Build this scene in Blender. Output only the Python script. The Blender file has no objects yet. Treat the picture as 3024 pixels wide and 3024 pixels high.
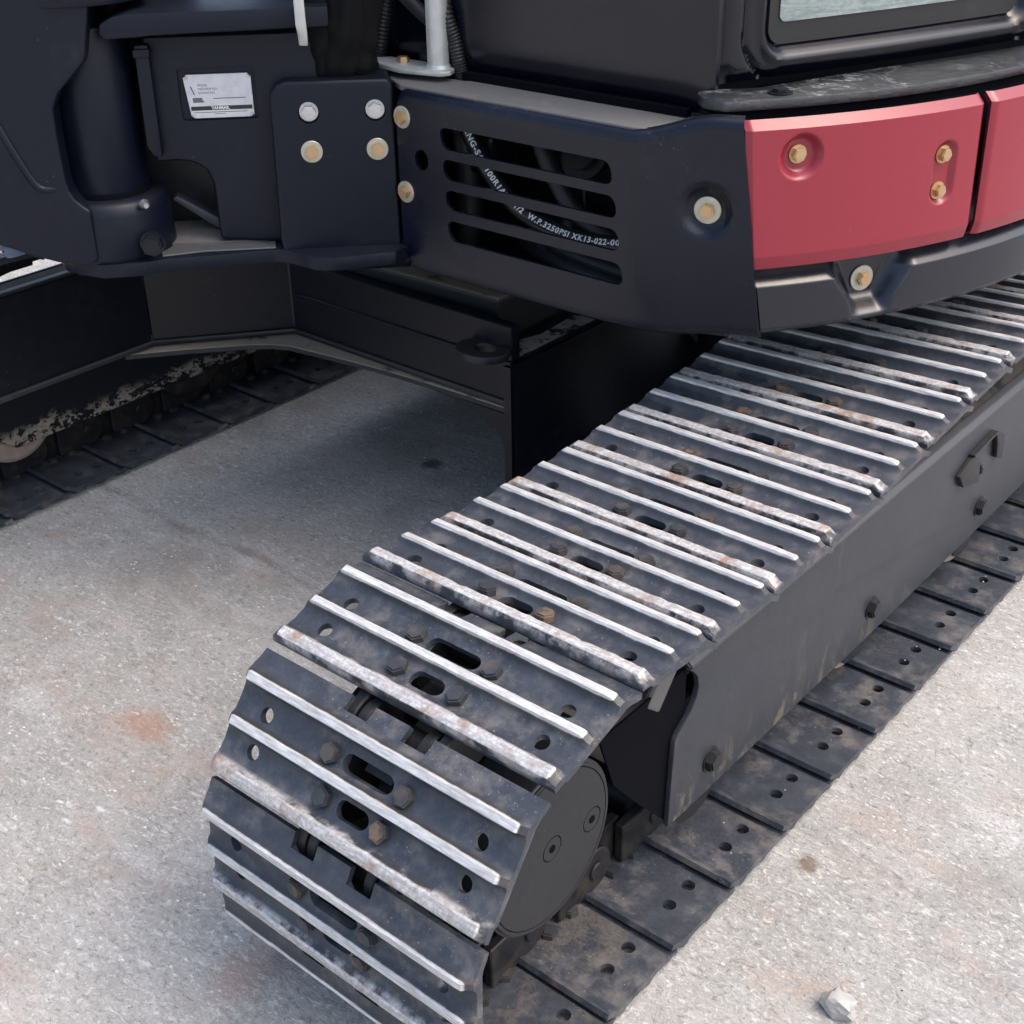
import bpy, bmesh, math, random
from mathutils import Vector, Matrix
random.seed(7)
S = bpy.context.scene
COL = S.collection

# ------------------------------------------------------------------ camera
cam_d = bpy.data.cameras.new("camera")
cam = bpy.data.objects.new("camera", cam_d); COL.objects.link(cam)
R = ((0.7677, 0.6406, -0.0148), (0.3092, -0.3906, -0.8671), (-0.5613, 0.6611, -0.4980))
r = Vector(R[0]).normalized(); f = Vector(R[2]).normalized()
r = (r - f * r.dot(f)).normalized(); u = r.cross(f)
cam.matrix_world = Matrix(((r.x, u.x, -f.x, 0.8180), (r.y, u.y, -f.y, -1.0946), (r.z, u.z, -f.z, 1.3279), (0, 0, 0, 1)))
cam_d.sensor_width = 36.0; cam_d.sensor_fit = 'HORIZONTAL'
cam_d.lens = 36.0 * 3970.4 / 3024.0
cam_d.clip_start = 0.05; cam_d.clip_end = 600
S.camera = cam

# ------------------------------------------------------------------ light
SUN_EL, SUN_AZ = math.radians(60), math.radians(24)      # azimuth: from +X, measured anticlockwise
W = bpy.data.worlds.new("World"); S.world = W; W.use_nodes = True
wn = W.node_tree.nodes; wl = W.node_tree.links
bgn = wn.get("Background") or wn.new("ShaderNodeBackground")
sky = wn.new("ShaderNodeTexSky"); sky.sky_type = 'NISHITA'; sky.sun_disc = False
sky.sun_elevation = SUN_EL; sky.sun_rotation = math.radians(90) - SUN_AZ
sky.air_density = 1.0; sky.dust_density = 5.0; sky.ozone_density = 1.0
wl.new(sky.outputs[0], bgn.inputs[0]); bgn.inputs[1].default_value = 0.15
sun_d = bpy.data.lights.new("sun", 'SUN'); sun_d.energy = 0.5; sun_d.angle = math.radians(90); sun_d.color = (1.0, 0.95, 0.88)
sun = bpy.data.objects.new("sun", sun_d); COL.objects.link(sun)
sdir = Vector((math.cos(SUN_EL) * math.cos(SUN_AZ), math.cos(SUN_EL) * math.sin(SUN_AZ), math.sin(SUN_EL)))
sun.rotation_euler = (-sdir).to_track_quat('-Z', 'Y').to_euler()
S.view_settings.view_transform = 'Standard'; S.view_settings.look = 'None'
S.view_settings.exposure = 1.12; S.view_settings.gamma = 1.0

# ------------------------------------------------------------------ materials
class NT:
    def __init__(self, name):
        self.m = bpy.data.materials.new(name); self.m.use_nodes = True
        self.t = self.m.node_tree; self.n = self.t.nodes; self.l = self.t.links
        self.b = self.n.get("Principled BSDF")
    def node(self, typ, **kw):
        o = self.n.new(typ)
        for k, v in kw.items(): setattr(o, k, v)
        return o
    def link(self, a, b): self.l.new(a, b)
    def val(self, sock, v):
        if hasattr(v, 'is_output') or isinstance(v, bpy.types.NodeSocket): self.l.new(v, sock)
        else: sock.default_value = v
    def coords(self, kind='Object', scale=(1, 1, 1), rnd=False):
        tc = self.node("ShaderNodeTexCoord"); mp = self.node("ShaderNodeMapping")
        mp.inputs['Scale'].default_value = scale
        src = tc.outputs[kind]
        if rnd:
            oi = self.node("ShaderNodeObjectInfo")
            mul = self.math('MULTIPLY', oi.outputs['Random'], 37.0)
            va = self.node("ShaderNodeVectorMath", operation='ADD')
            self.link(src, va.inputs[0]); self.link(mul, va.inputs[1]); src = va.outputs[0]
        self.link(src, mp.inputs['Vector']); return mp.outputs[0]
    def noise(self, vec, scale, detail=4, rough=0.55, dist=0.0):
        o = self.node("ShaderNodeTexNoise"); self.link(vec, o.inputs['Vector'])
        o.inputs['Scale'].default_value = scale; o.inputs['Detail'].default_value = detail
        o.inputs['Roughness'].default_value = rough; o.inputs['Distortion'].default_value = dist
        return o.outputs['Fac']
    def voro(self, vec, scale, feature='F1', out='Distance'):
        o = self.node("ShaderNodeTexVoronoi", feature=feature); self.link(vec, o.inputs['Vector'])
        o.inputs['Scale'].default_value = scale; return o.outputs[out]
    def math(self, op, a, b=0.0, clamp=False):
        o = self.node("ShaderNodeMath", operation=op); o.use_clamp = clamp
        self.val(o.inputs[0], a); self.val(o.inputs[1], b); return o.outputs[0]
    def step(self, x, lo, hi):
        o = self.node("ShaderNodeMapRange"); o.interpolation_type = 'SMOOTHSTEP'
        self.val(o.inputs['Value'], x); o.inputs['From Min'].default_value = lo; o.inputs['From Max'].default_value = hi
        return o.outputs['Result']
    def mix(self, fac, a, b):
        o = self.node("ShaderNodeMix"); o.data_type = 'RGBA'
        self.val(o.inputs['Factor'], fac)
        for s, v in ((o.inputs['A'], a), (o.inputs['B'], b)):
            pass
        A = [i for i in o.inputs if i.type == 'RGBA']
        for s, v in zip(A, (a, b)):
            if isinstance(v, bpy.types.NodeSocket): self.link(v, s)
            else: s.default_value = (*v, 1) if len(v) == 3 else v
        return [x for x in o.outputs if x.type == 'RGBA'][0]
    def mixf(self, fac, a, b):
        o = self.node("ShaderNodeMix"); o.data_type = 'FLOAT'
        self.val(o.inputs[0], fac); self.val(o.inputs[2], a); self.val(o.inputs[3], b); return o.outputs[0]
    def sep(self, v):
        o = self.node("ShaderNodeSeparateXYZ"); self.link(v, o.inputs[0]); return o.outputs
    def normal_z(self):
        g = self.node("ShaderNodeNewGeometry"); return self.sep(g.outputs['Normal'])[2]
    def bump(self, h, strength=0.3, dist=0.002):
        o = self.node("ShaderNodeBump"); o.inputs['Strength'].default_value = strength; o.inputs['Distance'].default_value = dist
        self.link(h, o.inputs['Height']); self.link(o.outputs[0], self.b.inputs['Normal'])
    def out(self, col=None, rough=None, metal=None, coat=None, spec=None):
        b = self.b
        if col is not None: self.val(b.inputs['Base Color'], (*col, 1) if isinstance(col, tuple) and len(col) == 3 else col)
        if rough is not None: self.val(b.inputs['Roughness'], rough)
        if metal is not None: self.val(b.inputs['Metallic'], metal)
        if coat is not None: b.inputs['Coat Weight'].default_value = coat; b.inputs['Coat Roughness'].default_value = 0.12
        if spec is not None: b.inputs['Specular IOR Level'].default_value = spec
        return self.m

def paint(name, base, rough=0.35, coat=0.0, dust=0.25, dustcol=(0.16, 0.15, 0.14), spec=0.5, chips=0.0, specks=0.56):
    t = NT(name); v = t.coords()
    n1 = t.noise(v, 5.0, 5, 0.6); n2 = t.noise(v, 60.0, 6, 0.65); n3 = t.noise(v, 700.0, 2)
    d = t.math('MULTIPLY', t.step(n1, 0.45, 0.75), t.step(n2, 0.40, 0.75))
    d = t.math('MULTIPLY', d, dust)
    up = t.step(t.normal_z(), 0.3, 1.0)
    d = t.math('ADD', d, t.math('MULTIPLY', up, dust * 0.45), True)
    col = t.mix(d, base, dustcol)
    # tiny pale specks
    sp = t.step(t.voro(v, 85.0), 0.075, 0.045)
    sp = t.math('MULTIPLY', sp, t.step(t.noise(v, 9.0), specks, specks + 0.10))
    col = t.mix(t.math('MULTIPLY', sp, 0.6), col, (0.30, 0.29, 0.27))
    vs_ = t.coords('Object', (1.0, 1.0, 9.0)); scr_ = t.math('MULTIPLY', t.step(t.noise(vs_, 70.0, 2, 0.5, 1.2), 0.70, 0.74), t.step(n1, 0.50, 0.62))
    col = t.mix(t.math('MULTIPLY', scr_, 0.35), col, tuple(min(1, x * 1.0 + 0.09) for x in base))
    if chips:
        c = t.step(t.noise(v, 38.0, 6, 0.7), 0.66, 0.69)
        col = t.mix(t.math('MULTIPLY', c, chips), col, (0.24, 0.13, 0.08))
    t.bump(t.math('ADD', n3, t.math('MULTIPLY', n2, 0.6)), 0.10, 0.0012)
    rg = t.mixf(d, rough, 0.8)
    rg = t.math('ADD', rg, t.math('MULTIPLY', t.math('SUBTRACT', n2, 0.5), 0.16))
    return t.out(col, rg, 0.0, coat, spec)

M = {}
M['navy'] = paint('navy_paint', (0.0026, 0.0042, 0.0120), 0.24, 0.0, 0.06, spec=0.40)
M['navy_matt'] = paint('navy_casting_paint', (0.0026, 0.0046, 0.0125), 0.42, 0.0, 0.06, spec=0.32)
M['cab'] = paint('cab_paint', (0.0026, 0.0036, 0.0085), 0.18, 0.0, 0.06, spec=0.5)
M['red'] = paint('red_paint', (0.265, 0.024, 0.040), 0.22, 0.0, 0.05, (0.36, 0.17, 0.17))
M['skirt'] = paint('skirt_paint', (0.0085, 0.0100, 0.0170), 0.20, 0.15, 0.08)
M['frame'] = paint('frame_paint', (0.011, 0.012, 0.016), 0.45, 0.0, 0.30, (0.12, 0.105, 0.08), chips=0.25, specks=0.47)
M['flare'] = paint('leg_paint', (0.0050, 0.0065, 0.0125), 0.36, 0.0, 0.30, (0.10, 0.095, 0.085), specks=0.42)
M['body'] = paint('carbody_paint', (0.0030, 0.0042, 0.0090), 0.38, 0.0, 0.14, (0.09, 0.08, 0.07), spec=0.4)
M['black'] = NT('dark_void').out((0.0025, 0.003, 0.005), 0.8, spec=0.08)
M['rubber'] = paint('black_rubber', (0.014, 0.014, 0.015), 0.5, 0.0, 0.15)
M['cloth'] = paint('black_cloth', (0.0065, 0.0068, 0.0075), 0.9, 0.0, 0.15, (0.03, 0.03, 0.03), 0.15)
M['hose'] = paint('hose_rubber', (0.010, 0.010, 0.011), 0.32, 0.0, 0.05)
M['print'] = NT('white_print').out((0.75, 0.75, 0.72), 0.6)
M['ink'] = NT('faded_ink').out((0.12, 0.12, 0.14), 0.6)
M['inkband'] = NT('black_band').out((0.02, 0.02, 0.022), 0.45)
M['pale'] = paint('dusty_deck', (0.10, 0.098, 0.095), 0.7, 0.0, 0.7, (0.20, 0.195, 0.19))

def frame_side():
    t = NT('frame_plate_paint'); v = t.coords()
    vs = t.coords('Object', (1, 22, 1.5))
    st = t.math('MULTIPLY', t.step(t.noise(vs, 2.2, 6, 0.65, 0.8), 0.55, 0.72), t.math('MULTIPLY', t.step(t.noise(v, 5.0, 4), 0.48, 0.64), t.step(t.sep(v)[1], 0.75, 0.25)))
    z = t.sep(v)[2]
    low = t.step(z, 0.20, 0.115)
    mud = t.math('MULTIPLY', t.step(t.noise(t.coords('Object', (1, 5, 2)), 6.0, 6, 0.75, 1.0), 0.50, 0.66), t.math('MULTIPLY', low, t.step(t.sep(v)[1], 1.0, 0.2)))
    fine = t.noise(v, 90.0, 6, 0.7)
    big = t.noise(t.coords('Object', (1, 2.2, 1.2)), 6.0, 6, 0.7, 0.8)
    c = t.mix(t.math('MULTIPLY', t.math('ADD', fine, t.math('MULTIPLY', big, 0.9)), 0.55), (0.010, 0.0125, 0.019), (0.050, 0.056, 0.068))
    nick = t.step(t.noise(t.coords('Object', (1, 2.5, .8)), 60.0, 4, 0.6), 0.68, 0.74)
    c = t.mix(t.math('MULTIPLY', nick, 0.35), c, (0.15, 0.15, 0.15))
    c = t.mix(t.math('MULTIPLY', st, 0.42), c, (0.16, 0.145, 0.105))
    c = t.mix(t.math('MULTIPLY', mud, 0.75), c, (0.20, 0.175, 0.11))
    t.bump(fine, 0.15, 0.001)
    return t.out(c, t.mixf(st, 0.42, 0.75), 0.0, 0.0)
M['frame_side'] = frame_side()

def shoe_mat():
    t = NT('track_steel'); v = t.coords(); vr = t.coords('Object', (1, 1, 1), True)
    x, y, z = t.sep(v)[0], t.sep(v)[1], t.sep(v)[2]
    n_f = t.noise(vr, 190.0, 5, 0.7); n_m = t.noise(vr, 28.0, 6, 0.65); n_b = t.noise(vr, 7.0, 4, 0.6)
    tip = t.math('ADD', z, t.math('MULTIPLY', t.math('SUBTRACT', n_m, 0.5), 0.0035))
    wear = t.step(tip, 0.0098, 0.0118)
    wide = t.step(y, -0.040, -0.046)
    side = t.math('MULTIPLY', wide, t.step(tip, -0.004, 0.009))
    base = t.mix(n_f, (0.010, 0.012, 0.018), (0.062, 0.071, 0.089))
    base = t.mix(t.math('MULTIPLY', t.step(n_m, 0.40, 0.64), 0.55), base, (0.062, 0.070, 0.088))
    inner = t.step(z, -0.0045, -0.0065)
    dust = t.math('MULTIPLY', t.step(n_m, 0.45, 0.70), t.step(n_b, 0.40, 0.62))
    cake = t.math('MULTIPLY', inner, t.math('MULTIPLY', t.step(t.noise(vr, 11.0, 6, 0.72), 0.52, 0.62), t.step(n_f, 0.30, 0.55)))
    base = t.mix(t.math('MULTIPLY', cake, 0.55), base, (0.135, 0.12, 0.10))
    base = t.mix(t.math('MULTIPLY', dust, 0.42), base, (0.22, 0.20, 0.175))
    fleck = t.step(t.noise(vr, 330.0, 2, 0.5), 0.67, 0.74)
    base = t.mix(t.math('MULTIPLY', fleck, t.math('MULTIPLY', t.step(n_b, 0.42, 0.6), 0.55)), base, (0.42, 0.43, 0.44))
    rustn = t.step(t.noise(vr, 15.0, 6, 0.7), 0.52, 0.64)
    edge = t.math('MULTIPLY', t.step(t.math('ABSOLUTE', x), 0.196, 0.204), t.step(z, -0.001, 0.004))
    base = t.mix(t.math('MULTIPLY', edge, t.math('MULTIPLY', t.step(n_m, 0.45, 0.68), 0.7)), base, (0.17, 0.11, 0.08))
    grime = t.math('MULTIPLY', t.step(tip, 0.003, 0.008), t.step(tip, 0.0122, 0.0085))
    base = t.mix(t.math('MULTIPLY', grime, 0.55), base, (0.03, 0.027, 0.022))
    vstr = t.coords('Object', (0.35, 3.0, 1.0), True)
    scr = t.noise(vstr, 120.0, 4, 0.7)
    metal = t.mix(t.step(scr, 0.30, 0.75), (0.46, 0.45, 0.44), (0.80, 0.79, 0.78))
    metal = t.mix(t.math('MULTIPLY', t.step(n_m, 0.54, 0.68), t.math('ADD', 0.22, t.math('MULTIPLY', wide, 0.3))), metal, (0.36, 0.32, 0.28))
    pit = t.step(n_f, 0.60, 0.40)
    metal = t.mix(t.math('MULTIPLY', pit, t.math('MULTIPLY', wide, 0.55)), metal, (0.30, 0.27, 0.24))
    rf = t.math('MULTIPLY', rustn, t.math('ADD', t.math('MULTIPLY', wide, 0.80), 0.14))
    metal = t.mix(rf, metal, (0.36, 0.245, 0.18))
    f = t.math('MAXIMUM', wear, t.math('MULTIPLY', side, t.step(n_m, 0.42, 0.62)))
    col = t.mix(f, base, metal)
    t.bump(t.math('ADD', n_f, t.math('MULTIPLY', n_m, 0.5)), 0.30, 0.0012)
    return t.out(col, t.mixf(f, 0.44, 0.42), t.math('MULTIPLY', f, 0.28))
M['shoe'] = shoe_mat()

def metal_mat(name, base, rough, metal, rust=0.0, rustcol=(0.25, 0.14, 0.09), nscale=80.0):
    t = NT(name); v = t.coords('Object', (1, 1, 1), True)
    n = t.noise(v, nscale, 5, 0.65); n2 = t.noise(v, nscale * 0.35, 4, 0.6)
    c = t.mix(n, tuple(x * 0.7 for x in base), tuple(min(1, x * 1.2) for x in base))
    c = t.mix(t.math('MULTIPLY', t.step(n2, 0.45, 0.65), rust), c, rustcol)
    t.bump(n, 0.2, 0.0008)
    return t.out(c, t.math('ADD', t.math('MULTIPLY', n, 0.25), rough - 0.12), metal)
M['gold'] = metal_mat('yellow_zinc', (0.62, 0.44, 0.25), 0.34, 0.85, 0.25, (0.6, 0.33, 0.2))
M['washer'] = metal_mat('pale_zinc', (0.52, 0.50, 0.41), 0.40, 0.6, 0.1, (0.5, 0.4, 0.28))
M['silver'] = metal_mat('silver_bolt', (0.62, 0.63, 0.64), 0.3, 0.9)
M['galv'] = metal_mat('galvanised', (0.55, 0.56, 0.54), 0.45, 0.45, 0.1, (0.4, 0.38, 0.3), 40.0)
M['bolt'] = metal_mat('dark_bolt', (0.05, 0.054, 0.062), 0.5, 0.35, 0.35, (0.20, 0.15, 0.11))
M['bolt_rusty'] = metal_mat('rusty_bolt', (0.06, 0.058, 0.056), 0.6, 0.3, 0.7, (0.24, 0.155, 0.11), 110)
M['link'] = metal_mat('link_steel', (0.022, 0.022, 0.024), 0.5, 0.35, 0.4, (0.085, 0.07, 0.055))
M['roller'] = metal_mat('roller_steel', (0.42, 0.34, 0.29), 0.5, 0.25, 0.4, (0.28, 0.19, 0.14))
M['cover'] = paint('cover_paint', (0.014, 0.015, 0.019), 0.50, 0.0, 0.14, (0.09, 0.085, 0.08))
M['dirt'] = None

def dirt_top(name, base, dirt, amount, scale=14.0):
    t = NT(name); v = t.coords()
    n = t.noise(v, scale, 7, 0.7)
    up = t.step(t.normal_z(), 0.35, 0.8)
    k = t.math('MULTIPLY', t.step(n, 0.5 - amount, 0.55 - amount * 0.5), up)
    c = t.mix(k, base, t.mix(t.noise(v, 70.0, 5, 0.7), tuple(x * 0.7 for x in dirt), dirt))
    t.bump(t.noise(v, 120.0, 5, 0.7), 0.4, 0.002)
    return t.out(c, t.mixf(k, 0.45, 0.9))
M['dirt'] = dirt_top('dirty_flange', (0.018, 0.019, 0.023), (0.46, 0.385, 0.29), 0.17)
M['weld'] = dirt_top('scuffed_plate', (0.010, 0.011, 0.015), (0.16, 0.17, 0.19), -0.04, 30.0)
M['scuff'] = dirt_top('scuffed_paint', (0.008, 0.009, 0.012), (0.55, 0.52, 0.47), 0.06, 22.0)

def crust():
    t = NT('mud_crusted_plate'); v = t.coords(); z = t.sep(v)[2]
    h = t.math('ADD', z, t.math('MULTIPLY', t.math('SUBTRACT', t.noise(t.coords('Object', (1, 1, 1)), 9.0, 4, 0.6), 0.5), 0.10))
    k = t.math('MULTIPLY', t.step(h, 0.165, 0.125), t.step(t.noise(t.coords('Object', (1, 1, 1.6)), 48.0, 5, 0.7), 0.49, 0.53))
    c = t.mix(k, (0.004, 0.005, 0.009), t.mix(t.noise(v, 90.0, 4, 0.7), (0.12, 0.105, 0.08), (0.36, 0.33, 0.27)))
    t.bump(k, 0.6, 0.004)
    return t.out(c, t.mixf(k, 0.45, 0.95), 0.0, 0.0, 0.35)
M['crust'] = crust()
M['roofmud'] = dirt_top('frame_roof_dust', (0.016, 0.016, 0.018), (0.075, 0.066, 0.056), 0.12, 9.0)
M['edge'] = paint('dusty_edge', (0.055, 0.058, 0.066), 0.45, 0.0, 0.5, (0.15, 0.15, 0.15))
def greasy():
    t = NT('greasy_black_plate'); v = t.coords()
    ang = t.coords('Object', (1, 1, 1))
    w = t.noise(v, 12.0, 6, 0.6, 2.5); w2 = t.noise(v, 60.0, 6, 0.7, 3.0)
    up = t.step(t.normal_z(), 0.4, 0.9)
    k = t.math('MULTIPLY', t.math('MULTIPLY', t.step(w, 0.47, 0.66), t.step(w2, 0.38, 0.66)), up)
    k = t.math('MULTIPLY', k, t.step(t.noise(v, 6.0, 3, 0.5), 0.40, 0.62))
    c = t.mix(k, (0.018, 0.021, 0.024), (0.32, 0.33, 0.34))
    t.bump(t.math('ADD', w2, w), 0.5, 0.004)
    return t.out(c, t.mixf(w2, 0.06, 0.34), 0.0, 0.3, 0.8)
M['grease'] = greasy()

def glass_mat():
    t = NT('dusty_tinted_glass'); v = t.coords('Object', (1, 1, 6))
    w = t.noise(v, 14.0, 6, 0.7, 1.5); w2 = t.noise(t.coords(), 160.0, 4, 0.7)
    c = t.mix(t.step(t.math('ADD', w, t.math('MULTIPLY', w2, 0.3)), 0.45, 0.9), (0.16, 0.21, 0.205), (0.34, 0.38, 0.37))
    return t.out(c, t.mixf(w, 0.08, 0.3), 0.0, 0.0, 0.6)
M['glass'] = glass_mat()
M['plate'] = metal_mat('name_plate_metal', (0.62, 0.63, 0.66), 0.4, 0.3, 0.25, (0.38, 0.38, 0.42), 60.0)

def ground_mat():
    t = NT('rough_concrete'); v = t.coords()
    vx = t.coords('Object', (0.62, 1.15, 1))
    n1 = t.noise(v, 1.6, 5, 0.6); n2 = t.noise(v, 9.0, 6, 0.65); n3 = t.noise(vx, 110.0, 5, 0.74, 0.9); n4 = t.noise(v, 200.0, 5, 0.75, 0.8)
    c = t.mix(t.step(t.math('ADD', t.math('MULTIPLY', n2, 0.5), t.math('MULTIPLY', n1, 0.5)), 0.35, 0.65), (0.345, 0.342, 0.325), (0.475, 0.470, 0.452))
    c = t.mix(t.math('MULTIPLY', t.step(n3, 0.47, 0.33), 0.66), c, (0.17, 0.16, 0.148))
    c = t.mix(t.math('MULTIPLY', t.step(n3, 0.535, 0.655), 0.66), c, (0.76, 0.75, 0.73))
    c = t.mix(t.math('MULTIPLY', t.step(n4, 0.55, 0.68), 0.6), c, (0.78, 0.76, 0.73))
    c = t.mix(t.math('MULTIPLY', t.step(n4, 0.45, 0.32), 0.55), c, (0.16, 0.15, 0.14))
    # reddish clay stains
    red = t.math('MULTIPLY', t.step(t.noise(t.coords('Object', (0.7, 1.6, 1)), 6.5, 6, 0.7, 0.6), 0.50, 0.66), t.step(n3, 0.38, 0.58))
    c = t.mix(t.math('MULTIPLY', red, 0.48), c, (0.42, 0.30, 0.24))
    smear = t.math('MULTIPLY', t.step(t.noise(t.coords('Object', (0.8, 2.4, 1)), 3.2, 5, 0.65, 1.0), 0.52, 0.72), t.step(n4, 0.35, 0.6))
    c = t.mix(t.math('MULTIPLY', smear, 0.6), c, (0.66, 0.66, 0.67))
    damp = t.step(t.noise(t.coords('Object', (1, 1, 1)), 2.3, 5, 0.6, 0.5), 0.52, 0.68)
    c = t.mix(t.math('MULTIPLY', damp, 0.42), c, (0.235, 0.225, 0.205))
    # scraped pale marks and tiny chips
    sc = t.math('MULTIPLY', t.step(t.noise(t.coords('Object', (1.0, 2.2, 1)), 11.0, 6, 0.75, 0.8), 0.59, 0.68), t.step(n3, 0.45, 0.6))
    c = t.mix(t.math('MULTIPLY', sc, 0.75), c, (0.74, 0.74, 0.75))
    chip = t.math('MULTIPLY', t.step(t.voro(t.coords('Object', (1, 1.6, 1)), 60.0), 0.20, 0.14), t.step(t.noise(v, 17.0), 0.54, 0.62))
    c = t.mix(chip, c, (0.78, 0.77, 0.75))
    dark = t.math('MULTIPLY', t.step(t.voro(t.coords('Object', (1, 1.1, 1)), 38.0), 0.075, 0.05), t.step(t.noise(v, 21.0), 0.57, 0.62))
    c = t.mix(t.math('MULTIPLY', dark, 0.9), c, (0.04, 0.037, 0.035))
    # two dark spots of old stains
    def spot(px, py, rx, ry, col, amt, c):
        va = t.node("ShaderNodeVectorMath", operation='SUBTRACT'); t.link(v, va.inputs[0]); va.inputs[1].default_value = (px, py, 0)
        vb = t.node("ShaderNodeVectorMath", operation='DIVIDE'); t.link(va.outputs[0], vb.inputs[0]); vb.inputs[1].default_value = (rx, ry, 1)
        vc = t.node("ShaderNodeVectorMath", operation='LENGTH'); t.link(vb.outputs[0], vc.inputs[0])
        d = t.math('ADD', vc.outputs['Value'], t.math('MULTIPLY', t.math('SUBTRACT', n3, 0.5), 1.6))
        return t.mix(t.math('MULTIPLY', t.step(d, 1.1, 0.3), amt), c, col)
    c = spot(-0.943, 0.72, 0.03, 0.03, (0.06, 0.04, 0.04), 0.8, c)
    c = spot(0.251, 0.179, 0.022, 0.02, (0.16, 0.10, 0.06), 0.75, c)
    c = spot(-0.70, -0.20, 0.07, 0.04, (0.42, 0.23, 0.15), 0.55, c)
    c = spot(-0.20, -0.42, 0.05, 0.07, (0.36, 0.24, 0.19), 0.5, c)
    # the rough joint line between two pours
    yy = t.math('ADD', t.sep(v)[1], t.math('MULTIPLY', t.math('SUBTRACT', t.noise(v, 3.0, 4, 0.6), 0.5), 0.10))
    yy = t.math('ADD', yy, t.math('MULTIPLY', t.math('SUBTRACT', t.noise(v, 40.0, 4, 0.6), 0.5), 0.02))
    ln = t.step(t.math('ABSOLUTE', t.math('SUBTRACT', yy, 0.235)), 0.018, 0.002)
    c = t.mix(t.math('MULTIPLY', ln, t.math('MULTIPLY', t.step(n2, 0.42, 0.60), 0.45)), c, (0.19, 0.175, 0.16))
    h = t.math('ADD', t.math('MULTIPLY', n3, 1.0), t.math('MULTIPLY', n4, 0.5))
    h = t.math('ADD', h, t.math('MULTIPLY', n2, 1.5)); h = t.math('SUBTRACT', h, t.math('MULTIPLY', ln, 0.8))
    t.bump(h, 0.7, 0.007)
    return t.out(c, 0.9, 0.0, 0.0, 0.25)
M['ground'] = ground_mat()

# ------------------------------------------------------------------ helpers
def link_obj(name, me, parent=None, label=None):
    o = bpy.data.objects.new(name, me); COL.objects.link(o)
    if parent is not None:
        o.parent = parent
        o.matrix_parent_inverse = PINV.get(parent, Matrix.Identity(4))
    if label: o['label'] = label
    return o
PINV = {}

def bm_obj(name, bm, mat, parent=None, smooth=None, label=None):
    bmesh.ops.recalc_face_normals(bm, faces=bm.faces)
    me = bpy.data.meshes.new(name); bm.to_mesh(me); bm.free()
    if mat: me.materials.append(mat)
    if smooth is not None: shade(me, smooth)
    return link_obj(name, me, parent, label)

def shade(me, ang=35):
    me.polygons.foreach_set('use_smooth', [True] * len(me.polygons))
    try: me.set_sharp_from_angle(angle=math.radians(ang))
    except Exception: pass
    me.update()

def add_poly(bm, pts, ext):
    """prism: closed polygon of 3-D points moved along ext"""
    a = [bm.verts.new(p) for p in pts]; b = [bm.verts.new(Vector(p) + Vector(ext)) for p in pts]
    n = len(a); bm.faces.new(a); bm.faces.new(list(reversed(b)))
    for i in range(n): bm.faces.new((a[i], b[i], b[(i + 1) % n], a[(i + 1) % n]))

def bevel(bm, w, seg=2, ang=30):
    bmesh.ops.recalc_face_normals(bm, faces=bm.faces)
    es = [e for e in bm.edges if len(e.link_faces) == 2 and e.calc_face_angle(0) > math.radians(ang)]
    bmesh.ops.bevel(bm, geom=es, offset=w, segments=seg, profile=0.6, affect='EDGES', clamp_overlap=True)

def add_box(bm, c, s, rot=None):
    m = bmesh.ops.create_cube(bm, size=1.0)['verts']
    T = Matrix.Translation(c) @ (rot.to_4x4() if rot else Matrix.Identity(4)) @ Matrix.Diagonal((*s, 1))
    bmesh.ops.transform(bm, matrix=T, verts=m)

def axis_rot(d):
    return Vector(d).to_track_quat('Z', 'Y').to_matrix()

def add_cyl(bm, c, axis, rad, h, n=28, r2=None):
    """cylinder from c along axis for h"""
    v = bmesh.ops.create_cone(bm, cap_ends=True, segments=n, radius1=rad, radius2=rad if r2 is None else r2, depth=h)['verts']
    ax = Vector(axis).normalized()
    T = Matrix.Translation(Vector(c) + ax * h / 2) @ axis_rot(ax).to_4x4()
    bmesh.ops.transform(bm, matrix=T, verts=v)

def add_tube(bm, path, rad, n=12, rads=None):
    P = [Vector(p) for p in path]; rings = []
    up = Vector((0.13, 0.2, 0.97))
    for i, p in enumerate(P):
        t = (P[min(i + 1, len(P) - 1)] - P[max(i - 1, 0)]).normalized()
        a = t.cross(up).normalized(); b = t.cross(a)
        rr = rads[i] if rads else rad
        rings.append([bm.verts.new(p + (a * math.cos(2 * math.pi * k / n) + b * math.sin(2 * math.pi * k / n)) * rr) for k in range(n)])
    for i in range(len(rings) - 1):
        for k in range(n):
            bm.faces.new((rings[i][k], rings[i][(k + 1) % n], rings[i + 1][(k + 1) % n], rings[i + 1][k]))
    bm.faces.new(list(reversed(rings[0]))); bm.faces.new(rings[-1])

def spline(pts, n=24):
    P = [Vector(p) for p in pts]; out = []
    for i in range(len(P) - 1):
        p0, p1, p2, p3 = P[max(i - 1, 0)], P[i], P[i + 1], P[min(i + 2, len(P) - 1)]
        for k in range(n):
            t = k / n
            out.append(0.5 * ((2 * p1) + (p2 - p0) * t + (2 * p0 - 5 * p1 + 4 * p2 - p3) * t * t + (3 * p1 - p0 - 3 * p2 + p3) * t ** 3))
    out.append(P[-1]); return out

def rrect(x0, x1, z0, z1, rad, n=6, shear=0.0):
    """rounded rectangle outline in 2-D"""
    out = []
    for cx, cz, a0 in ((x1 - rad, z1 - rad, 0), (x0 + rad, z1 - rad, 90), (x0 + rad, z0 + rad, 180), (x1 - rad, z0 + rad, 270)):
        for k in range(n + 1):
            a = math.radians(a0 + 90 * k / n)
            out.append((cx + rad * math.cos(a), cz + rad * math.sin(a)))
    return out

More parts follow.
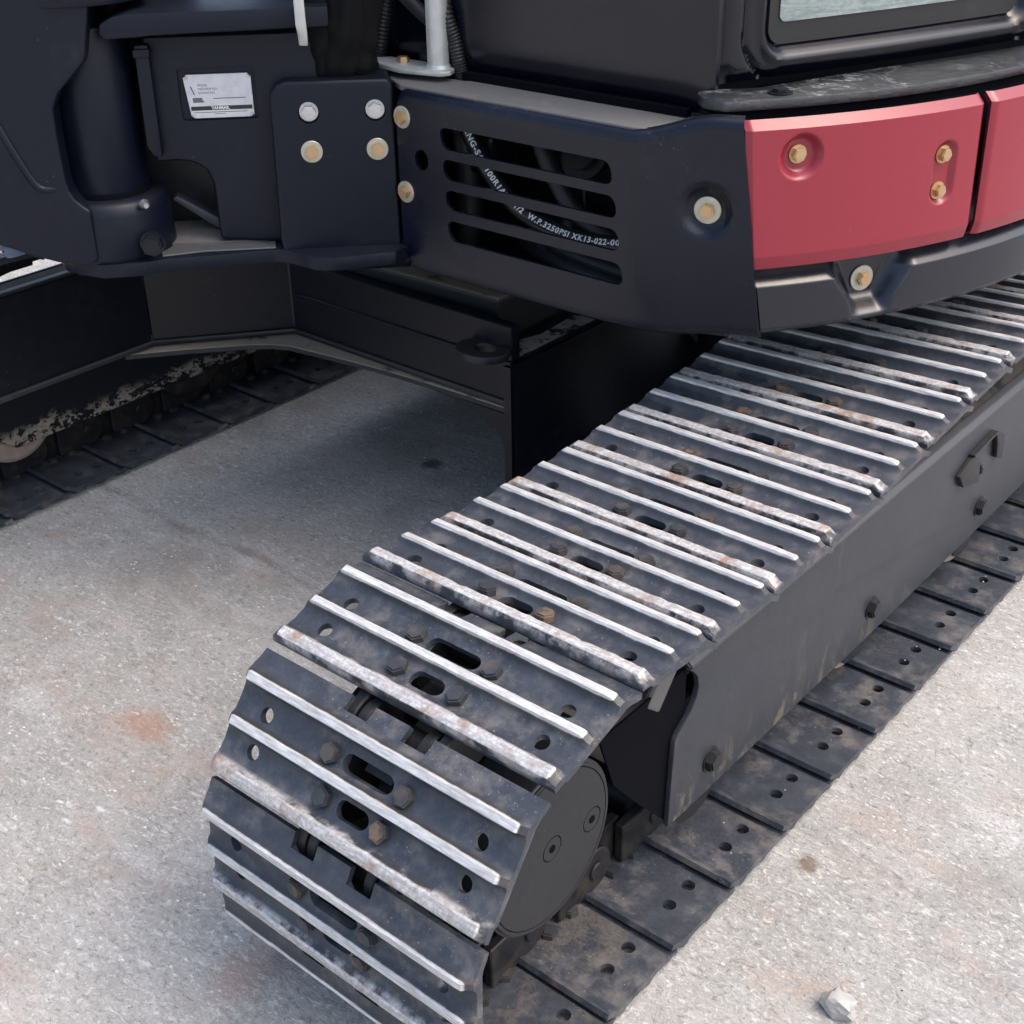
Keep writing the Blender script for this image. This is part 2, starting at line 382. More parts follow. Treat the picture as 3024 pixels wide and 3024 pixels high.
def boolean(o, bm_cut, mat=None):
    bmesh.ops.recalc_face_normals(bm_cut, faces=bm_cut.faces)
    me = bpy.data.meshes.new("cut"); bm_cut.to_mesh(me); bm_cut.free()
    c = bpy.data.objects.new("cut", me); COL.objects.link(c)
    c.matrix_world = Matrix.Identity(4)
    par, inv = o.parent, o.matrix_parent_inverse.copy(); o.parent = None
    md = o.modifiers.new("b", 'BOOLEAN'); md.operation = 'DIFFERENCE'; md.object = c; md.solver = 'EXACT'
    dg = bpy.context.evaluated_depsgraph_get(); dg.update()
    new = bpy.data.meshes.new_from_object(o.evaluated_get(dg))
    o.modifiers.clear(); old = o.data; new.name = old.name; o.data = new
    bpy.data.objects.remove(c); bpy.data.meshes.remove(me)
    if par: o.parent = par; o.matrix_parent_inverse = inv
    return o

def solid_grid(fn, nu, nv, thick):
    """closed sheet: fn(a,b) -> point, thickened towards the inside (along -normal)"""
    bm = bmesh.new(); G = [[Vector(fn(i / nu, j / nv)) for j in range(nv + 1)] for i in range(nu + 1)]
    O = [[bm.verts.new(G[i][j]) for j in range(nv + 1)] for i in range(nu + 1)]
    I = []
    for i in range(nu + 1):
        row = []
        for j in range(nv + 1):
            du = G[min(i + 1, nu)][j] - G[max(i - 1, 0)][j]; dv = G[i][min(j + 1, nv)] - G[i][max(j - 1, 0)]
            n = du.cross(dv)
            n = n.normalized() if n.length > 1e-12 else Vector((0, -1, 0))
            row.append(bm.verts.new(G[i][j] - n * thick))
        I.append(row)
    for i in range(nu):
        for j in range(nv):
            bm.faces.new((O[i][j], O[i + 1][j], O[i + 1][j + 1], O[i][j + 1]))
            bm.faces.new((I[i][j], I[i][j + 1], I[i + 1][j + 1], I[i + 1][j]))
    for i in range(nu):
        bm.faces.new((O[i][0], I[i][0], I[i + 1][0], O[i + 1][0])); bm.faces.new((O[i][nv], O[i + 1][nv], I[i + 1][nv], I[i][nv]))
    for j in range(nv):
        bm.faces.new((O[0][j], O[0][j + 1], I[0][j + 1], I[0][j])); bm.faces.new((O[nu][j], I[nu][j], I[nu][j + 1], O[nu][j + 1]))
    return bm

def sstep(x, a, b):
    t = max(0.0, min(1.0, (x - a) / (b - a))); return t * t * (3 - 2 * t)

def hex_bolt_mesh(name, rad, h, washer=None, wh=0.0025, flange=0.0):
    """bolt along +Z from z=0"""
    bm = bmesh.new(); z0 = 0
    if flange: add_cyl(bm, (0, 0, 0), (0, 0, 1), rad * flange, 0.002, 24); z0 = 0.002
    b2 = bmesh.new()
    v = bmesh.ops.create_cone(b2, cap_ends=True, segments=6, radius1=rad, radius2=rad, depth=h)['verts']
    bmesh.ops.translate(b2, vec=(0, 0, h / 2), verts=v)
    top = [e for e in b2.edges if all(x.co.z > h * 0.9 for x in e.verts)]
    bmesh.ops.bevel(b2, geom=top, offset=rad * 0.16, segments=2, affect='EDGES')
    bmesh.ops.translate(b2, vec=(0, 0, z0), verts=b2.verts)
    tmp = bpy.data.meshes.new("t"); b2.to_mesh(tmp); b2.free(); bm.from_mesh(tmp); bpy.data.meshes.remove(tmp)
    bmesh.ops.recalc_face_normals(bm, faces=bm.faces)
    me = bpy.data.meshes.new(name); bm.to_mesh(me); bm.free(); return me

def washer_mesh(rad, h=0.0028):
    bm = bmesh.new(); add_cyl(bm, (0, 0, 0), (0, 0, 1), rad, h, 32); bevel(bm, 0.0007, 1)
    me = bpy.data.meshes.new("washer"); bm.to_mesh(me); bm.free(); me.materials.append(M['washer']); shade(me); return me

HEX_G = hex_bolt_mesh("bolt", 0.0100, 0.0085); HEX_G.materials.append(M['gold'])
HEX_F = hex_bolt_mesh("bolt", 0.0092, 0.0085, flange=1.32); HEX_F.materials.append(M['gold'])
HEX_S = hex_bolt_mesh("bolt", 0.0105, 0.010, flange=1.35); HEX_S.materials.append(M['silver'])
HEX_D = hex_bolt_mesh("bolt", 0.0165, 0.016, flange=1.15); HEX_D.materials.append(M['body'])
HEX_R = hex_bolt_mesh("bolt", 0.0155, 0.010, flange=1.2); HEX_R.materials.append(M['frame'])
HEX_L = hex_bolt_mesh("bolt", .0125, .004, flange=1.3); HEX_L.materials.append(M['body'])
WASH = {k: washer_mesh(k) for k in (0.0165, 0.0185)}

def put(me, name, pos, axis, parent, spin=0.0, label=None):
    o = link_obj(name, me, parent, label)
    o.matrix_basis = Matrix.Translation(pos) @ axis_rot(axis).to_4x4() @ Matrix.Rotation(spin, 4, 'Z')
    return o

# ------------------------------------------------------------------ ground
bm = bmesh.new()
add = [bm.verts.new(p) for p in ((-150, -150, 0), (150, -150, 0), (150, 150, 0), (-150, 150, 0))]
bm.faces.new(add)
g = bm_obj("ground", bm, M['ground']); g['kind'] = 'structure'; g['label'] = 'pale rough concrete yard with clay stains under the tracks'

# ------------------------------------------------------------------ excavator root
EX = bpy.data.objects.new("excavator", None); COL.objects.link(EX)
EX.location = (-0.81, 1.03, 0); EX['category'] = 'excavator'
EX['label'] = 'dark navy tracked excavator with red counterweight panels and steel shoe tracks'
PINV[EX] = Matrix.Translation((0.81, -1.03, 0))

# ------------------------------------------------------------------ track shoes
PROF = [(-.0635, -.004), (-.0635, .006), (-.0612, .0112), (-.0575, .0132), (-.0485, .0132), (-.0452, .0100), (-.0425, .0048), (-.0385, .0016), (-.033, .0003),
        (-.026, -.0006), (-.018, .0002), (-.0125, .0016), (-.0085, .0048), (-.0060, .0105), (-.0042, .0138), (.0042, .0138), (.0060, .0105), (.0085, .0048),
        (.0125, .0016), (.018, .0003), (.026, 0), (.035, .0003), (.0405, .0016), (.0445, .0048), (.0470, .0105), (.0488, .0138), (.0572, .0138), (.0590, .0105),
        (.0612, .0050), (.0655, -.0005), (.071, -.0048), (.078, -.0085), (.0845, -.0115),
        (.0815, -.0185), (.074, -.0155), (.066, -.0105), (.058, -.008), (-.044, -.008), (-.048, -.004)]
HW = 0.204
def shoe_mesh(seed):
    rnd = random.Random(seed); bm = bmesh.new(); n = len(PROF)
    xs = [-HW, -HW + .004, -HW + .010, -HW + .018]
    k = 36
    xs += [-HW + .018 + (2 * HW - .036) * i / k for i in range(1, k)] + [HW - .018, HW - .010, HW - .004, HW]
    rings = []
    wob = [[rnd.gauss(0, 1) for _ in xs] for _ in range(3)]
    for xi, x in enumerate(xs):
        e = HW - abs(x)
        s = 0.35 + 0.65 * sstep(e, 0.0, 0.012 if x > 0 else 0.009)
        ring = []
        for (uu, vv) in PROF:
            w = 0
            if vv > 0.009:
                gi = 0 if uu < -.04 else (1 if uu < .03 else 2)
                w = wob[gi][xi] * (0.00032 if gi == 0 else 0.00010)
                vv = vv * s + w; uu2 = uu + w * 0.7
            else:
                uu2 = uu; vv = vv * (s if vv > 0.001 else 1)
            ring.append(bm.verts.new((x, uu2, vv)))
        rings.append(ring)
    for a, b in zip(rings[:-1], rings[1:]):
        for i in range(n): bm.faces.new((a[i], a[(i + 1) % n], b[(i + 1) % n], b[i]))
    bm.faces.new(list(reversed(rings[0]))); bm.faces.new(rings[-1])
    o = bm_obj("track_shoe", bm, M['shoe'])
    c = bmesh.new()
    for sx in (-1, 1):
        for uu in (-.0235, .0205): add_cyl(c, (sx * .157, uu, -.03), (0, 0, 1), .0092, .06, 20)
    def slot(x0, x1, uu, rad):
        pts = []
        for kx, a0 in ((x1 - rad, -90), (x0 + rad, 90)):
            for q in range(9):
                a = math.radians(a0 + 180 * q / 8); pts.append((kx + rad * math.cos(a), uu + rad * math.sin(a), -.03))
        add_poly(c, pts, (0, 0, .06))
    slot(-.022, .024, -.0245, .0105); slot(-.036, .037, .0215, .0105)
    for x0, x1 in ((-.064, -.029), (.021, .056)):
        pts = [(x0, .10, -.03), (x0, .066, -.03), (x0 + .006, .0605, -.03), (x1 - .006, .0605, -.03), (x1, .066, -.03), (x1, .10, -.03)]
        add_poly(c, pts, (0, 0, .0275))
    boolean(o, c)
    me = o.data; bpy.data.objects.remove(o); shade(me, 30); return me
SHOES = [shoe_mesh(i) for i in (1, 2, 3)]
BOLT_MESH = []
for nm in ('bolt', 'bolt_rusty'):
    me = hex_bolt_mesh("bolt", .0122, .0095); me.materials.append(M[nm]); BOLT_MESH.append(me)

def link_mesh(side):
    bm = bmesh.new(); P = 0.0675
    def plate(x, y0, y1, cy):
        pts = []
        for k in range(13):
            a = math.radians(90 + 180 * k / 12) if y0 < 0 else math.radians(-90 + 180 * k / 12)
            pts.append((cy + .027 * math.cos(a), .027 * math.sin(a)))
        return pts
    for (cy, xx, dirn) in ((-P, 0.009, 1), (P, -0.009, -1)):
        arc = []
        for k in range(13):
            a = math.radians(90 + 180 * k / 12) if dirn == 1 else math.radians(-90 + 180 * k / 12)
            arc.append((cy + .033 * math.cos(a), .033 * math.sin(a)))
        if dirn == 1: pts = arc + [(-.045, -.030), (.008, -.030), (.008, .034), (-.040, .034)]
        else: pts = arc + [(.040, .034), (-.008, .034), (-.008, -.030), (.045, -.030)]
        add_poly(bm, [(side * .052 + side * xx - .007, a, b) for a, b in pts], (.014, 0, 0))
        add_cyl(bm, (side * .052 + side * xx - side * .009, cy, 0), (side, 0, 0), .0135, .020, 18)
    bevel(bm, .0018, 1, 40)
    bmesh.ops.recalc_face_normals(bm, faces=bm.faces)
    me = bpy.data.meshes.new("track_link"); bm.to_mesh(me); bm.free(); me.materials.append(M['link']); shade(me, 35); return me
LINKS = [link_mesh(-1), link_mesh(1)]
PIN = None
bm = bmesh.new(); add_cyl(bm, (-.05, 0, 0), (1, 0, 0), .012, .10, 14); add_cyl(bm, (-.034, 0, 0), (1, 0, 0), .019, .068, 16)
PIN = bpy.data.meshes.new("pin"); bm.to_mesh(PIN); bm.free(); PIN.materials.append(M['link']); shade(PIN)
NUT = hex_bolt_mesh("nut", .0115, .009); NUT.materials.append(M['bolt'])

V_PL = 0.0441
def place_shoe(n0, n1, xc, dy=0.0, detail=2, dz=0.0, roll=0.0):
    a = Vector((xc, n0[0] + dy, n0[1] + dz)); b = Vector((xc, n1[0] + dy, n1[1] + dz))
    uu = (b - a).normalized(); xx = Vector((1, 0, 0)); vv = xx.cross(uu)
    # u direction is +Y on top; v outward
    mid = (a + b) / 2 + uu * .007 + vv * V_PL
    T = Matrix((( xx.x, uu.x, vv.x, mid.x), (xx.y, uu.y, vv.y, mid.y), (xx.z, uu.z, vv.z, mid.z), (0, 0, 0, 1)))
    T = T @ Matrix.Rotation(math.radians(-roll), 4, 'Y')
    o = link_obj("track_shoe", random.choice(SHOES), EX); o.matrix_basis = T
    PINV[o] = Matrix.Identity(4)
    if detail >= 1:
        for s in (0, 1):
            l = link_obj("track_link", LINKS[s], o); l.matrix_basis = Matrix.Translation((0, -.007, -V_PL))
        p = link_obj("pin", PIN, o); p.matrix_basis = Matrix.Translation((0, -.007 + .0675, -V_PL))
    if detail >= 2:
        for x, y in ((-.042, -.0238), (.043, -.0238), (-.053, .0215), (.0555, .0215)):
            bo = link_obj("bolt", BOLT_MESH[1 if random.random() < .14 else 0], o)
            bo.matrix_basis = Matrix.Translation((x, y, 0)) @ Matrix.Rotation(random.uniform(0, 1), 4, 'Z')
    if detail == 3:
        for x, y in ((-.053, -.0238), (.054, -.0238), (-.053, .0215), (.0555, .0215)):
            bo = link_obj("nut", NUT, o)
            bo.matrix_basis = Matrix.Translation((x * 1.22, y, -.008)) @ Matrix.Rotation(math.pi, 4, 'X') @ Matrix.Rotation(random.uniform(0, 1), 4, 'Z')
    return o

P = 0.135
top = [(-.3944, .1564), (-.3916, .2914), (-.3121, .4005), (-.1831, .4402), (-.0486, .4283), (.0862, .4214), (.2212, .4221), (.356, .4298), (.4903, .4436), (.6245, .4582)]
for ang in (4.5, 2.0, -2.0, -5.0, -5.5, -4.5, -1, 2.0, 3.0):
    q = top[-1]; top.append((q[0] + P * math.cos(math.radians(ang)), q[1] + P * math.sin(math.radians(ang))))
ZB = 0.0579
bot = [(-.191 + .135 * i - 0.0, ZB) for i in range(0, 16)]      # pins of the ground run
y_id = top[-1][0]
loop_top = top
front = [(-.191, ZB), (-.319, ZB - .003), (-.3944, .1564)]
ROLL = {6: .3, 7: .9, 8: 1.6, 9: 2.0}
def build_track(xc, dy, detail_top, detail_bot, kmin, kmax, dz=0.0):
    for i in range(len(loop_top) - 1):
        if kmin <= i <= kmax: place_shoe(loop_top[i], loop_top[i + 1], xc, dy, detail_top, dz, ROLL.get(i, 2.2 if i > 9 else 0.0) if xc == 0 else 0.0)
    for i in range(len(front) - 1): place_shoe(front[i], front[i + 1], xc, dy, detail_top if i == 1 else detail_bot)
    for i in range(len(bot) - 1): place_shoe(bot[i + 1], bot[i], xc, dy, detail_bot)
    # rear wheel end
    a, b = loop_top[-1], bot[-1]
    cz = (a[1] + b[1]) / 2; rr = (a[1] - b[1]) / 2; cy = max(a[0], b[0]) - .02
    pts = [a]
    for k in range(1, 5):
        t = math.radians(90 - 36 * k); pts.append((cy + rr * math.cos(t) , cz + rr * math.sin(t)))
    pts.append(b)
    for i in range(len(pts) - 1): place_shoe(pts[i], pts[i + 1], xc, dy, 1)
build_track(0.0, 0.0, 2, 3, 0, 99)
build_track(-1.618, 0.085, 1, 3, 0, 99, 0.05)

# ------------------------------------------------------------------ track frames
def track_frame(xc, sg, detail, RT=.402):
    """sg=+1: outer plate towards +X"""
    X = lambda x: xc + sg * x
    def prism(pts, x0, x1, bmx):
        add_poly(bmx, [(X(x0), a, b) for a, b in pts], (sg * (x1 - x0), 0, 0))
    # outer plate with curved front edge
    bm = bmesh.new()
    pl = [(.013, .118), (.016, .20), (.019, .252), (.026, .263), (.040, .272), (.054, .283), (.063, .296), (.067, .311), (.063, .328), (.053, .341), (.044, .3475),
          (1.92, .3475), (1.92, .112), (1.20, .118), (.62, .112), (.06, .117)]
    prism(pl, .1222, .130, bm); bevel(bm, .0015, 2)
    outer = bm_obj("track_frame", bm, M['frame_side'], EX, 40)
    # bevelled rail along the top, then roof rising inwards
    bm = bmesh.new()
    prof = [(.1165, .340), (.1285, .3478), (.121, .3545), (.1085, .3575), (.030, RT), (-.030, RT), (-.1085, .3575), (-.121, .3545), (-.1285, .3478), (-.1165, .340), (-.1165, .325), (.1165, .325)]
    add_poly(bm, [(X(a), .047, b) for a, b in prof], (0, 1.85, 0)); bevel(bm, .003, 2, 20)
    bm_obj("frame_roof", bm, M['roofmud'], EX, 40)
    bm = bmesh.new(); add_poly(bm, [(X(a), .050, b) for a, b in ((.1302, .3440), (.1290, .3500), (.1215, .3572), (.1090, .3600), (.1090, .3560), (.1200, .3480))], (0, 1.84, 0)); bevel(bm, .0015, 2, 20); bm_obj("frame_edge", bm, M['edge'], EX, 40)
    # inner plate and dark box between
    bm = bmesh.new()
    pl2 = [(.05, .15), (.05, .345), (1.9, .345), (1.9, .115), (.1, .115)]
    prism(pl2, -.130, -.1165, bm); bevel(bm, .0015, 1)
    bm_obj("frame_inner_plate", bm, M['crust'], EX)
    bm = bmesh.new(); add_box(bm, (X(0), 1.02, .26), (.222, 1.70, .17)); bm_obj("frame_core", bm, M['body'], EX)
    bm = bmesh.new(); prism([(-.128, .345), (-.0975, .258), (-.046, .195), (.026, .112), (.05, .10), (.05, .345)], .1185, .1215, bm); bm_obj("motor_guard", bm, M['black'], EX)
    bm = bmesh.new(); add_box(bm, (X(.118), .002, .352), (.010, .034, .075), Matrix.Rotation(math.radians(-40), 3, 'X')); bevel(bm, .004, 2); bm_obj("stop_block", bm, M['pale'], EX)
    # rollers
    for y, RR in ((.112, .088), (.548, .100), (.945, .100), (1.38, .100)):
        bm = bmesh.new()
        for s in (-1, 1):
            add_cyl(bm, (X(s * .092), y, .165), (s * sg, 0, 0), RR, .018, 48); add_cyl(bm, (X(s * .110), y, .165), (s * sg, 0, 0), RR, .006, 48, RR - .01)
        add_cyl(bm, (X(-.09), y, .165), (sg, 0, 0), .068, .18, 32); bevel(bm, .002, 1)
        ro = bm_obj("roller", bm, M['roller'] if (detail or y < .2) else M['link'], EX, 40)
    if detail:
        for y in (.102, .555, .955):
            # bracket tongue holding the roller, its bolt head
            bm = bmesh.new()
            tongue = [(y - .062, .135), (y - .060, .104), (y - .044, .086), (y - .012, .079), (y + .012, .082), (y + .030, .100), (y + .034, .14)]
            prism(tongue, .1172, .1219, bm); bevel(bm, .002, 2); bm_obj("roller_bracket", bm, M['frame'], EX, 40)
            put(HEX_R, "bolt", (X(.130), y + .005, .169), (sg, 0, 0), EX, random.uniform(0, 1))
        # towing lug clips on the plate
        bm = bmesh.new()
        prism([(.868, .304), (.960, .3135), (.960, .3165), (.868, .3075)], .130, .142, bm); bevel(bm, .0008, 1)
        bm_obj("clip_rail", bm, M['frame'], EX)
        for q in ([(.822, .286), (.846, .257), (.880, .250), (.912, .238), (.905, .286), (.870, .304)], [(.958, .3135), (.968, .311), (1.003, .293), (1.008, .244), (.980, .258), (.972, .288)]):
            bm = bmesh.new(); prism(q, .130, .1395, bm); bevel(bm, .002, 2)
            bm_obj("clip_lug", bm, M['frame'], EX, 40)
        bm = bmesh.new(); add_box(bm, (X(.133), .935, .252), (.007, .010, .016)); bevel(bm, .002, 1); bm_obj("clip_stud", bm, M['bolt'], EX)
track_frame(0.0, 1, True)
track_frame(-1.618, -1, False, .372)

# drive motor cover at the front end
c0 = (-.224, .2574)
bm = bmesh.new()
add_cyl(bm, (.055, *c0), (1, 0, 0), .108, .0745, 72)
bmesh.ops.recalc_face_normals(bm, faces=bm.faces)
fe = [e for e in bm.edges if all(abs(v.co.x - .1295) < 1e-4 for v in e.verts)]
bmesh.ops.bevel(bm, geom=fe, offset=.004, segments=3, affect='EDGES')
cov = bm_obj("drive_cover", bm, M['cover'], EX, 30)
c = bmesh.new()
def ring_cut(c, x, cy, cz, r0, r1, dep, n=72):
    rings = []
    for xx, rr in ((x + .01, r0), (x + .01, r1), (x - dep, r1), (x - dep, r0)):
        rings.append([c.verts.new((xx, cy + rr * math.cos(2 * math.pi * k / n), cz + rr * math.sin(2 * math.pi * k / n))) for k in range(n)])
    for i in range(4):
        a, b = rings[i], rings[(i + 1) % 4]
        for k in range(n): c.faces.new((a[k], a[(k + 1) % n], b[(k + 1) % n], b[k]))
ring_cut(c, .1295, *c0, .0985, .1000, .004)
for yy, zz in ((-.2245, .2585), (-.151, .2495)): ring_cut(c, .1295, yy, zz, .0150, .0165, .004, 32)
boolean(cov, c); shade(cov.data, 30)
for yy, zz in ((-.2245, .2585), (-.151, .2495)):
    bm = bmesh.new(); add_cyl(bm, (.1290, yy, zz), (1, 0, 0), .0055, .0012, 6); bm_obj("screw", bm, M['black'], cov)
bm = bmesh.new(); add_cyl(bm, (-.10, *c0), (1, 0, 0), .165, .05, 48); add_cyl(bm, (-.05, *c0), (1, 0, 0), .085, .115, 40)
for k in range(11):
    a = 2 * math.pi * k / 11; add_box(bm, (0, c0[0] + .155 * math.cos(a), c0[1] + .155 * math.sin(a)), (.04, .05, .04), Matrix.Rotation(a, 3, 'X'))
add_cyl(bm, (-.02, *c0), (1, 0, 0), .145, .04, 48)
bm_obj("sprocket", bm, M['link'], EX, 40)
bm = bmesh.new(); add_cyl(bm, (-1.70, c0[0] + .085, c0[1]), (1, 0, 0), .15, .16, 48); bm_obj("sprocket", bm, M['link'], EX, 40)

# ------------------------------------------------------------------ carbody
pl = [(-.530, .500), (-1.081, .500), (-1.250, .290), (-1.250, -.60)]          # front wall in plan
def offs(pl, d):
    out = []
    for i, p in enumerate(pl):
        p = Vector(p); a = (p - Vector(pl[i - 1])).normalized() if i else None; b = (Vector(pl[i + 1]) - p).normalized() if i < len(pl) - 1 else None
        na = Vector((-a.y, a.x)) if a else None; nb = Vector((-b.y, b.x)) if b else None
        n = na if nb is None else nb if na is None else (na + nb).normalized()
        k = 1.0 if (na is None or nb is None) else 1.0 / max(.3, n.dot(na))
        out.append(p + n * d * k)
    return out
def wall_strip(pl, d0, d1, z0, z1):
    bm = bmesh.new(); A = offs(pl, d0); B = offs(pl, d1)
    add_poly(bm, [(*p, z0) for p in A] + [(*p, z0) for p in reversed(B)], (0, 0, z1 - z0)); return bm
SGN = 1
bm = wall_strip(pl[:3], 0, -.022, .345, .482); bevel(bm, .002, 1, 50)
bm_obj("carbody_wall", bm, M['body'], EX)
bm = wall_strip(pl[2:], 0, -.022, .345, .516); bevel(bm, .002, 1, 50)
cb = bm_obj("carbody_wall", bm, M['body'], EX)
# lower the right part of the wall top to the shoulder height is hidden by the upper frame; bar along its lower edge
bm = wall_strip(pl, .004, -.030, .333, .3448); bevel(bm, .004, 2, 50); bm_obj("carbody_lower_bar", bm, M['frame'], EX, 40)
bm = wall_strip(pl[2:], .002, -.012, .5165, .524); bevel(bm, .002, 1, 50); bm_obj("carbody_upper_bar", bm, M['frame'], EX, 40)
# bottom flange with dirt lying on it, its free edge a long curve
fl = [(-.548, .4985, .320), (-.640, .4955, .320), (-.720, .492, .320), (-.800, .487, .320), (-.860, .481, .320), (-.940, .471, .320), (-1.00, .462, .320), (-1.050, .454, .320), (-1.080, .440, .320), (-1.115, .410, .320), (-1.185, .330, .320), (-1.235, .268, .320), (-1.262, .232, .320)]
bm = bmesh.new(); add_poly(bm, [(-.548, .62, .320)] + fl + [(-1.262, .62, .320)], (0, 0, .0105)); bevel(bm, .001, 1, 50)
bm_obj("carbody_flange", bm, M['dirt'], EX)
# curved gusset below the flange
gp = [(-.53, .3195), (-.80, .3195), (-.726, .3185), (-.673, .3155), (-.623, .308), (-.594, .298), (-.568, .285), (-.552, .268), (-.542, .248), (-.536, .225), (-.530, .20)]
bm = bmesh.new(); add_poly(bm, [(a, .4965, b) for a, b in gp], (0, .012, 0)); bm_obj("carbody_gusset", bm, M['body'], EX)
# side wall of the carbody towards the near track
def flare(a, b):
    y = .500 + .50 * a; k = 1 - b
    x = -.530 + k * (.012 + .30 * a * (.35 + .65 * k)); z = .14 + (.409 - .14) * b
    if a > .9: x -= .03 * ((a - .9) / .1) ** 2
    return (x, y, z)
bm_obj("carbody_side", solid_grid(flare, 30, 16, .015), M['flare'], EX, 40)
bm = bmesh.new(); add_poly(bm, [(-.529, .494, .15), (-.529, .494, .41), (-.545, .494, .41), (-.545, .494, .15)], (0, .0062, 0)); bm_obj("corner_strip", bm, M['body'], EX)
# shoulder on top
bm = bmesh.new(); add_poly(bm, [(-.530, .496, .4125), (-1.07, .496, .4125), (-1.07, 1.0, .4125), (-.530, .97, .4125)], (0, 0, .008)); bevel(bm, .0015, 1)
sh = bm_obj("carbody_shoulder", bm, M['body'], EX)
bm = bmesh.new(); add_poly(bm, [(-.5305, .502, .4212), (-.600, .502, .4212), (-.565, .62, .4212), (-.575, .75, .4212), (-.5305, .95, .4212)], (0, 0, .0015)); bm_obj("scuffed_edge", bm, M['scuff'], EX)
bm = bmesh.new(); add_poly(bm, [(-.60, .55, .42), (-1.06, .53, .42), (-1.06, 1.4, .42), (-.60, 1.4, .42)], (0, 0, .08)); bevel(bm, .006, 2); bm_obj("carbody_top", bm, M['dirt'], EX)
bm = bmesh.new(); add_box(bm, (-.89, 1.2, .30), (.66, 1.0, .2)); bm_obj("carbody_core", bm, M['body'], EX)
# tie-down ring
bm = bmesh.new(); n = 36; r0 = []; r1 = []
for k in range(n):
    a = 2 * math.pi * k / n
    r1.append((-.576 + .050 * math.cos(a), .478 + .040 * math.sin(a))); r0.append((-.572 + .021 * math.cos(a), .480 + .016 * math.sin(a)))
for z in (.428, .442):
    pass
vb = [[bm.verts.new((*p, z)) for p in rr] for rr, z in ((r1, .428), (r1, .442), (r0, .442), (r0, .428))]
for i in range(4):
    for k in range(n): bm.faces.new((vb[i][k], vb[i][(k + 1) % n], vb[(i + 1) % 4][(k + 1) % n], vb[(i + 1) % 4][k]))
bevel(bm, .003, 2, 50); bm_obj("tie_down_ring", bm, M['frame'], EX, 40)
# leg caps down to both track frames, behind the walls
for s in (1, -1):
    bm = bmesh.new(); xa = -.81 + s * .30; xb = -.81 + s * .70
    add_poly(bm, [(xa, 1.05, .40), (xb, 1.05, .34), (xb, 1.05, .16), (xa, 1.05, .14)], (0, .35, 0)); bm_obj("carbody_leg", bm, M['body'], EX)
# slewing ring
bm = bmesh.new(); add_cyl(bm, (-.81, 1.03, .50), (0, 0, 1), .40, .10, 64); bm_obj("slewing_ring", bm, M['body'], EX, 40)

# ------------------------------------------------------------------ upper: engine bay, deck
bm = bmesh.new(); add_poly(bm, [(-.60, .37, .612), (-.19, .37, .612), (-.07, .41, .612), (.06, .70, .612), (.12, 1.05, .612), (-.9, 1.6, .612), (-.9, .5, .612)], (0, 0, .012))
bm_obj("upper_floor", bm, M['body'], EX)
bm = bmesh.new(); add_box(bm, (-.45, .60, .755), (.62, .02, .262)); add_box(bm, (-.652, .48, .755), (.02, .22, .262)); bm_obj("bay_wall", bm, M['body'], EX)
bm = bmesh.new()
add_poly(bm, [(-.62, .360, .880), (-.20, .360, .880), (-.065, .405, .880), (-.03, .60, .880), (-.75, .60, .880), (-.76, .44, .880)], (0, 0, .008)); bevel(bm, .001, 1)
deck = bm_obj("deck", bm, M['pale'], EX)
c = bmesh.new(); add_poly(c, [(a, b, .86) for a, b in rrect(-.607, -.552, .435, .468, .012)], (0, 0, .05)); boolean(deck, c)
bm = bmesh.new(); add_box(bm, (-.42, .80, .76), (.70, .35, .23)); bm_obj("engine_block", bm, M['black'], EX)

# ------------------------------------------------------------------ side panel (grille) wrapping to the tail corner
E2 = Vector((.13, .046)).normalized(); B0 = Vector((-.19, .35)); A0 = Vector((-.622, .35))
LA = (B0 - A0).length
def s_end(z): return .141 + (.912 - z) * (.182 - .141) / .29
def side_pt(a, b):
    # a: 0..1 along, b: 0..1 up
    LB = .165
    s_tot = LA + LB
    s = a * s_tot
    bend = (s - LA)
    z0 = .606 + .006 * sstep(s, 0.0, .05) * 0 + .012 * sstep(bend, .02, .14)
    zt = .886 + .026 * sstep(bend, -.01, .13)
    if s < .03: z0 += (.03 - math.sqrt(max(0, .03 ** 2 - (.03 - s) ** 2))) * .9; zt -= (.018 - math.sqrt(max(0, .018 ** 2 - max(0, .018 - s) ** 2)))
    # vertical profile: bottom tuck, straight, top round
    RT, RB = .016, .020
    H = zt - z0
    # arc-length split
    lb, lt, ls = RB * 1.2, RT * 1.57, H - RB * .9 - RT
    L = lb + ls + lt; q = b * L
    if q < lb: t = q / RB; z = z0 + RB * .93 - RB * math.sin(1.2 - t); dn = RB * (1 - math.cos(1.2 - t))
    elif q < lb + ls: z = z0 + RB * .93 + (q - lb); dn = 0
    else: t = (q - lb - ls) / RT; z = zt - RT + RT * math.sin(t); dn = RT * (1 - math.cos(t))
    # plan path with fillet growing downwards
    rf = .005 + .080 * sstep(z, .70, .60)
    if bend > 0:  # slant of the rear edge
        se = s_end(z); bend = bend * se / .165
    if bend < -rf: p = A0 + Vector((1, 0)) * s; n = Vector((0, -1))
    elif bend > rf: p = B0 + E2 * bend; n = Vector((E2.y, -E2.x))
    else:
        t = (bend + rf) / (2 * rf); pa = B0 - Vector((1, 0)) * rf; pb = B0 + E2 * rf
        p = pa * (1 - t) ** 2 + B0 * 2 * t * (1 - t) + pb * t * t
        n = (Vector((0, -1)) * (1 - t) + Vector((E2.y, -E2.x)) * t).normalized()
    # bolt dimple on the corner
    d = math.hypot(bend - .100, z - .788)
    dn += .013 * (1 - sstep(d, .021, .040))
    p = p - n * dn
    return (p.x, p.y, z)
bm = solid_grid(side_pt, 130, 64, .006)
side = bm_obj("side_panel", bm, M['navy'], EX)
c = bmesh.new()
